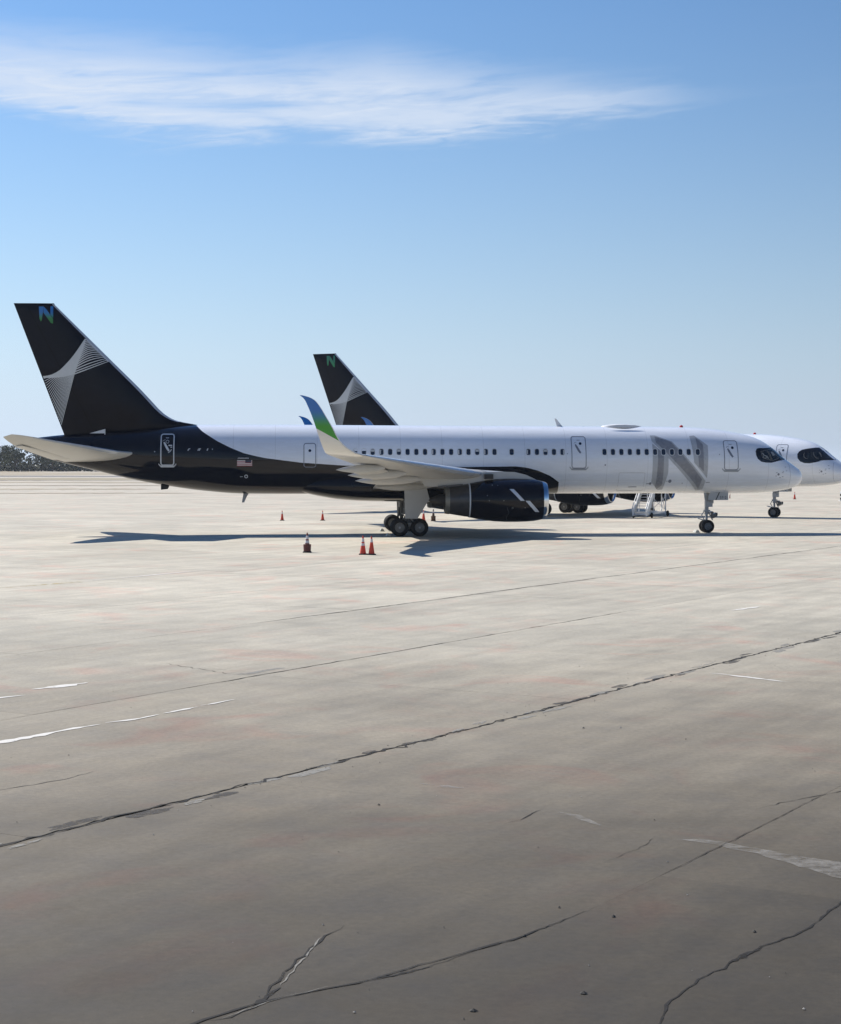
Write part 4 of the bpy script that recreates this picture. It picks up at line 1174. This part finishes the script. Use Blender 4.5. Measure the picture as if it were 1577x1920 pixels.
# ================================================================== mobile stairs
def stairs():
    root = bpy.data.objects.new('mobile_stairs', None); link(root)
    n = 16; rise = .215; run = .235; wd = 1.02
    # local: +Y is the way up, X across
    m = MB()
    for sd in (-1, 1):
        x = sd * wd / 2
        m.prism([(0, 0.16), (.34, .16), (n * run + .3, n * rise + .02), (n * run + .3, n * rise + .32), (n * run, n * rise + .30), (0, .46)], x - .03, x + .03, fn=lambda a, b, y: (y, a, b))
    st = m.obj('stringer', stair_w, root, smooth=False)
    tm = MB().box((0, 0, 0), (wd - .07, .25, .04)).obj('tread', tread_m); td = tm.data; bpy.data.objects.remove(tm)
    nm = MB().box((0, 0, 0), (wd - .07, .03, .035)).obj('tread_nosing', stair_w); nd = nm.data; bpy.data.objects.remove(nm)
    for i in range(n):
        o = inst('tread', td, root, (0, .12 + i * run, .25 + i * rise))
        inst('tread_nosing', nd, o, (0, -.14, .005))
    MB().box((0, n * run + .85, n * rise + .1), (1.15, 1.3, .10)).obj('platform', stair_w, root, smooth=False)
    for sd in (-1, 1):
        x = sd * (wd / 2 + .02); h = MB()
        a = (x, .02, .95); b = (x, n * run + .2, n * rise + 1.05)
        h.tube(a, b, .03).tube((x, .02, .55), (x, n * run + .2, n * rise + .62), .022).tube(b, (x, n * run + 1.5, n * rise + 1.05), .03)
        h.tube((x, n * run + .2, n * rise + .62), (x, n * run + 1.5, n * rise + .62), .022)
        for i in (0, 4, 8, 12, 16): h.tube((x, .02 + i * run, .25 + i * rise), (x, .02 + i * run, .98 + i * rise), .025)
        for d in (.8, 1.5): h.tube((x, n * run + d, n * rise), (x, n * run + d, n * rise + 1.05), .025)
        h.tube((x, .02, .95), (x, -.22, .70), .028).tube((x, -.22, .70), (x, -.10, .14), .028)
        h.obj('handrail', stair_w, root)
    f = MB()
    L_ = n * run
    for sd in (-1, 1):
        x = sd * .56
        f.tube((x, L_ + 1.2, .35), (x, L_ + 1.2, n * rise + .05), .04).tube((x, L_ + .1, .35), (x, L_ + .1, n * rise + .05), .04)
        f.tube((x, L_ + 1.2, .4), (x, L_ - .1, 1.9), .022).tube((x, L_ + 1.2, 1.9), (x, L_ - .1, .5), .022).tube((x, L_ + 1.2, 1.9), (x, L_, n * rise), .022)
        f.tube((x, 1.6, .4), (x, 2.0, 1.8), .03)
    f.tube((-.56, L_ + 1.2, 1.5), (.56, L_ + 1.2, .5), .02).tube((.56, L_ + 1.2, 1.5), (-.56, L_ + 1.2, .5), .02)
    f.obj('support_frame', stair_w, root)
    c = MB()
    for sd in (-1, 1): c.box((sd * .55, L_ / 2 + .75, .33), (.12, L_ + 1.3, .14))
    for y in (.3, 1.5, L_ - .2, L_ + 1.3): c.box((0, y, .32), (1.1, .10, .12))
    c.box((.42, 1.9, .42), (.5, .8, .22))
    c.obj('chassis', stair_w, root, smooth=False)
    MB().tube((.40, 1.95, .53), (.40, 1.95, .72), .20, .14, 14).tube((.40, 1.95, .72), (.40, 1.95, 1.8), .035).obj('hydraulic_pump', dark, root)
    for x, y, rr in ((-.66, .55, .15), (.68, .85, .20), (.70, L_ + 1.3, .23), (-.70, L_ + 1.3, .23)):
        wv = MB().lathe([(-.06, .001), (-.06, rr * .5), (-.07, rr * .8), (-.04, rr), (.04, rr), (.07, rr * .8), (.06, rr * .5), (.06, .001)], (x, y, rr), 'x', 18)
        wv.obj('wheel', rubber, root)
    MB().tube((0, L_ + 1.4, .33), (.25, L_ + 3.0, .12), .03).obj('tow_bar', stair_w, root)
    return root
st = stairs()
st.location = (16.45, 134.4, 0.008); st.rotation_euler = (0, 0, R(-24))
tag(st, 'white mobile boarding stairs on wheels between the two airliners', 'stairs')

# ================================================================== cones
def cone(loc, hgt, style, label, body, collar=None, bands=2, rz=0):
    root = bpy.data.objects.new('traffic_cone', None); link(root); root.location = (loc[0], loc[1], .008); root.rotation_euler = (0, 0, rz)
    k = hgt / .9
    b = MB(); r = .19 * k
    b.add([(sx * a, sy * a, z) for z, a in ((0, r), (.035 * k, r), (.05 * k, r * .9)) for sx, sy in ((-1, -1), (1, -1), (1, 1), (-1, 1))],
          [(0, 1, 2, 3), (8, 9, 10, 11)] + [(j * 4 + i, j * 4 + (i + 1) % 4, j * 4 + 4 + (i + 1) % 4, j * 4 + 4 + i) for j in (0, 1) for i in range(4)])
    b.obj('cone_base', cone_k, root, smooth=False)
    rad = lambda z: (.150 - .125 * (z - .05) / .85) * k
    pr = [(z * k, rad(z)) for z in (.05, .2, .4, .6, .8, .88)] + [(.9 * k, .012 * k), (.9 * k, .001)]
    MB().lathe(pr, axis='z', n=22).obj('cone_body', body, root)
    for z0, z1 in ((.42, .54), (.60, .76))[2 - bands:] if bands < 2 else ((.42, .54), (.60, .76)):
        MB().lathe([(z0 * k, rad(z0) + .001), (z0 * k, rad(z0) + .004), (z1 * k, rad(z1) + .004), (z1 * k, rad(z1) + .001)], axis='z', n=22).obj('reflective_band', cone_w, root)
    if collar:
        MB().lathe([(.06 * k, .150 * k), (.06 * k, .165 * k), (.2 * k, .172 * k), (.36 * k, .178 * k), (.37 * k, .165 * k), (.33 * k, .13 * k)], axis='z', n=16).obj('rubber_collar', collar, root)
    tag(root, label, 'traffic cone', 'traffic cones on the apron')
    return root
cone((-5.36, 84.75), .94, 0, 'dull red cone with dark rubber collar, alone in front of the airliner', cone_d, cone_c, 2)
cone((-2.66, 82.84), .88, 0, 'left cone of the touching front pair, two wide white bands', cone_o, None, 2)
cone((-2.26, 82.70), .86, 0, 'right cone of the touching front pair, one white band', cone_o, None, 1, .2)
cone((-9.99, 129.35), .72, 0, 'small orange cone, leftmost of all, behind the tail section', cone_o, None, 1)
cone((-7.07, 129.35), .72, 0, 'small orange cone behind the fuselage, second from the left', cone_o, None, 1, .3)
cone((0.22, 128.0), .80, 0, 'orange cone just right of the main landing gear, beside a brown-collared cone', cone_o, None, 1, .1)
cone((0.92, 128.23), .86, 0, 'dirty cone with brown collar below the engine exhaust', cone_b, cone_b, 1)
cone((41.56, 199.0), .80, 0, 'lone orange cone beyond the noses at the right edge', cone_o, None, 1)

# wheel chocks
chock_m = simple('chock_aluminium', (0.42, 0.42, 0.38), 0.5, var=0.2)
def chock(x, y, rz, label):
    o = MB().add([(-.14, -.35, 0), (.14, -.35, 0), (.05, -.35, .15), (-.05, -.35, .17), (-.14, .35, 0), (.14, .35, 0), (.05, .35, .15), (-.05, .35, .17)],
                 [(0, 1, 2, 3), (7, 6, 5, 4), (0, 4, 5, 1), (1, 5, 6, 2), (2, 6, 7, 3), (3, 7, 4, 0)]).tube((0, -.45, .12), (0, .45, .12), .02).obj('wheel_chock', chock_m, None, smooth=False)
    o.location = (x, y, .008); o.rotation_euler = (0, 0, rz)
    tag(o, label, 'wheel chock', 'wheel chocks at the gear')
def on(a, s, y):
    M = Matrix.Rotation(a.rotation_euler.z, 3, 'Z') @ Vector((-s, -y, 0)); return (a.location.x + M.x, a.location.y + M.y)
for s, y, lb in ((25.22, 3.9, 'pale chock behind the nearest main wheels of the front airliner'), (25.22, -3.5, 'pale chock behind the far main wheels of the front airliner'), (6.42, -.05, 'pale chock behind the nose wheels of the front airliner')):
    p = on(a1, s, y); chock(p[0], p[1], R(4), lb)

# banded post standing in for an unidentified object at the right edge
pp = MB().box((0, 0, .03), (.5, .5, .06)).lathe([(0.05, .10), (.95, .10), (1.0, .06), (1.0, .001)], axis='z', n=16)
po = bpy.data.objects.new('banded_stand_in', None); link(po); po.location = (45.0, 191.5, 0)
pp.obj('post', stair_w, po)
for z in (.12, .52): MB().lathe([(z, .101), (z, .15), (z + .22, .15), (z + .22, .101)], axis='z', n=16).obj('dark_band', dark, po)
tag(po, 'small unidentified object at the right edge, built as a white post with two dark bands', 'post')

# ================================================================== distant trees
bark = simple('bark', (0.07, 0.055, 0.045), 0.9, var=0.2)
leaf_a = simple('foliage_olive', (0.045, 0.060, 0.030), 0.8, var=0.35, vscale=.6, spec=.2)
leaf_b = simple('foliage_grey_green', (0.060, 0.070, 0.045), 0.8, var=0.35, vscale=.6, spec=.2)
def tree_mesh(seed, hgt, wid, mat):
    r = random.Random(seed)
    m = MB(); limbs = []
    m.tube((0, 0, 0), (r.uniform(-.2, .2), 0, hgt * .45), .22, .13, 8)
    cl = []
    for i in range(9):
        a = r.uniform(0, 6.28); d = wid * .5 * r.uniform(.2, .8); z = hgt * r.uniform(.42, .86)
        m.tube((0, 0, hgt * r.uniform(.2, .42)), (d * math.cos(a), d * math.sin(a), z), .09, .03, 6)
        cl.append((d * math.cos(a), d * math.sin(a), z, hgt * r.uniform(.13, .24)))
    cl.append((0, 0, hgt * .82, hgt * .2))
    t = m.obj('trunk', bark); lf = MB()
    for x, y, z, rad in cl:
        for i in range(130):
            u = Vector((r.gauss(0, 1), r.gauss(0, 1), r.gauss(0, 1))).normalized() * rad * r.random() ** .4
            c = Vector((x + u.x * 1.25, y + u.y * 1.25, max(.5, z + u.z)))
            d1 = Vector((r.gauss(0, 1), r.gauss(0, 1), r.gauss(0, 1))).normalized() * r.uniform(.14, .34); d2 = d1.orthogonal().normalized() * r.uniform(.12, .26)
            lf.add([c - d1, c + d2, c + d1, c - d2], [(0, 1, 2, 3)])
    l = lf.obj('crown', mat, smooth=False)
    tm, lm = t.data, l.data
    bpy.data.objects.remove(t); bpy.data.objects.remove(l)
    return tm, lm
VAR = [tree_mesh(1, 7.6, 8.5, leaf_a), tree_mesh(2, 8.6, 8.0, leaf_b), tree_mesh(3, 6.4, 9.0, leaf_a), tree_mesh(4, 5.2, 8.0, leaf_b)]
def tree(x, y, k, sc, rz, label):
    sc *= 1.22
    o = bpy.data.objects.new('tree', None); link(o); o.location = (x, y, 0); o.scale = (sc, sc, sc); o.rotation_euler = (0, 0, rz)
    inst('trunk', VAR[k][0], o); inst('crown', VAR[k][1], o)
    tag(o, label, 'tree', 'hazy trees on the horizon')
TR = [(-172, 655, 2, 1.0, None), (-163, 668, 3, 1.1, 'hazy tree at the far left edge of the horizon row'),
      (-157, 682, 1, .95, 'tall hazy tree left of the tailplane tip'), (-150, 664, 0, 1.08, 'broad hazy tree directly below the tailplane tip'),
      (-143, 676, 1, 1.05, 'tallest hazy tree in the row beyond the tail'), (-136, 662, 2, 1.15, 'low wide hazy tree below the tailplane'),
      (-129, 678, 0, 1.0, 'round hazy tree seen under the tail cone'), (-122, 664, 3, 1.2, 'short hazy tree where the row dips behind the tail cone'),
      (-115, 670, 2, .95, 'last small hazy tree before the rear fuselage hides the row')]
for i, (x, y, k, sc, lb) in enumerate(TR):
    tree(x, y, k, sc, i * 1.7, lb or 'hazy tree standing just past the left end of the row')
# low scrub filling the row so that no ground shows through
r = random.Random(9); lf = MB()
for i in range(9000):
    x = r.uniform(-190, -95); y = r.uniform(672, 692); z = abs(r.gauss(0, 2.7)) + .2
    c = Vector((x, y, z)); d1 = Vector((r.gauss(0, 1), r.gauss(0, 1), r.gauss(0, 1))).normalized() * r.uniform(.3, .6); d2 = d1.orthogonal().normalized() * r.uniform(.25, .5)
    lf.add([c - d1, c + d2, c + d1, c - d2], [(0, 1, 2, 3)])
tag(lf.obj('scrub', leaf_b, None, smooth=False), 'low scrub along the foot of the far trees', 'scrub', kind='stuff')

# ================================================================== air
hm = bpy.data.materials.new('haze_air'); hm.use_nodes = True
t = NT(hm.node_tree)
pv = t.n('ShaderNodeVolumePrincipled'); pv.inputs['Color'].default_value = (0.86, 0.92, 1.0, 1); pv.inputs['Density'].default_value = 0.0001; pv.inputs['Anisotropy'].default_value = 0.2
ho = t.n('ShaderNodeOutputMaterial'); t.l(pv.outputs[0], ho.inputs['Volume'])
HB = 2600
hz_o = MB().add([(x, y, z) for z in (-1.0, 15.5) for y in (-HB, HB) for x in (-HB, HB)], [(0, 2, 3, 1), (4, 5, 7, 6), (0, 1, 5, 4), (2, 6, 7, 3), (0, 4, 6, 2), (1, 3, 7, 5)]).obj('haze', hm, None, smooth=False)
tag(hz_o, 'thin pale haze over the whole airfield', None, kind='stuff')
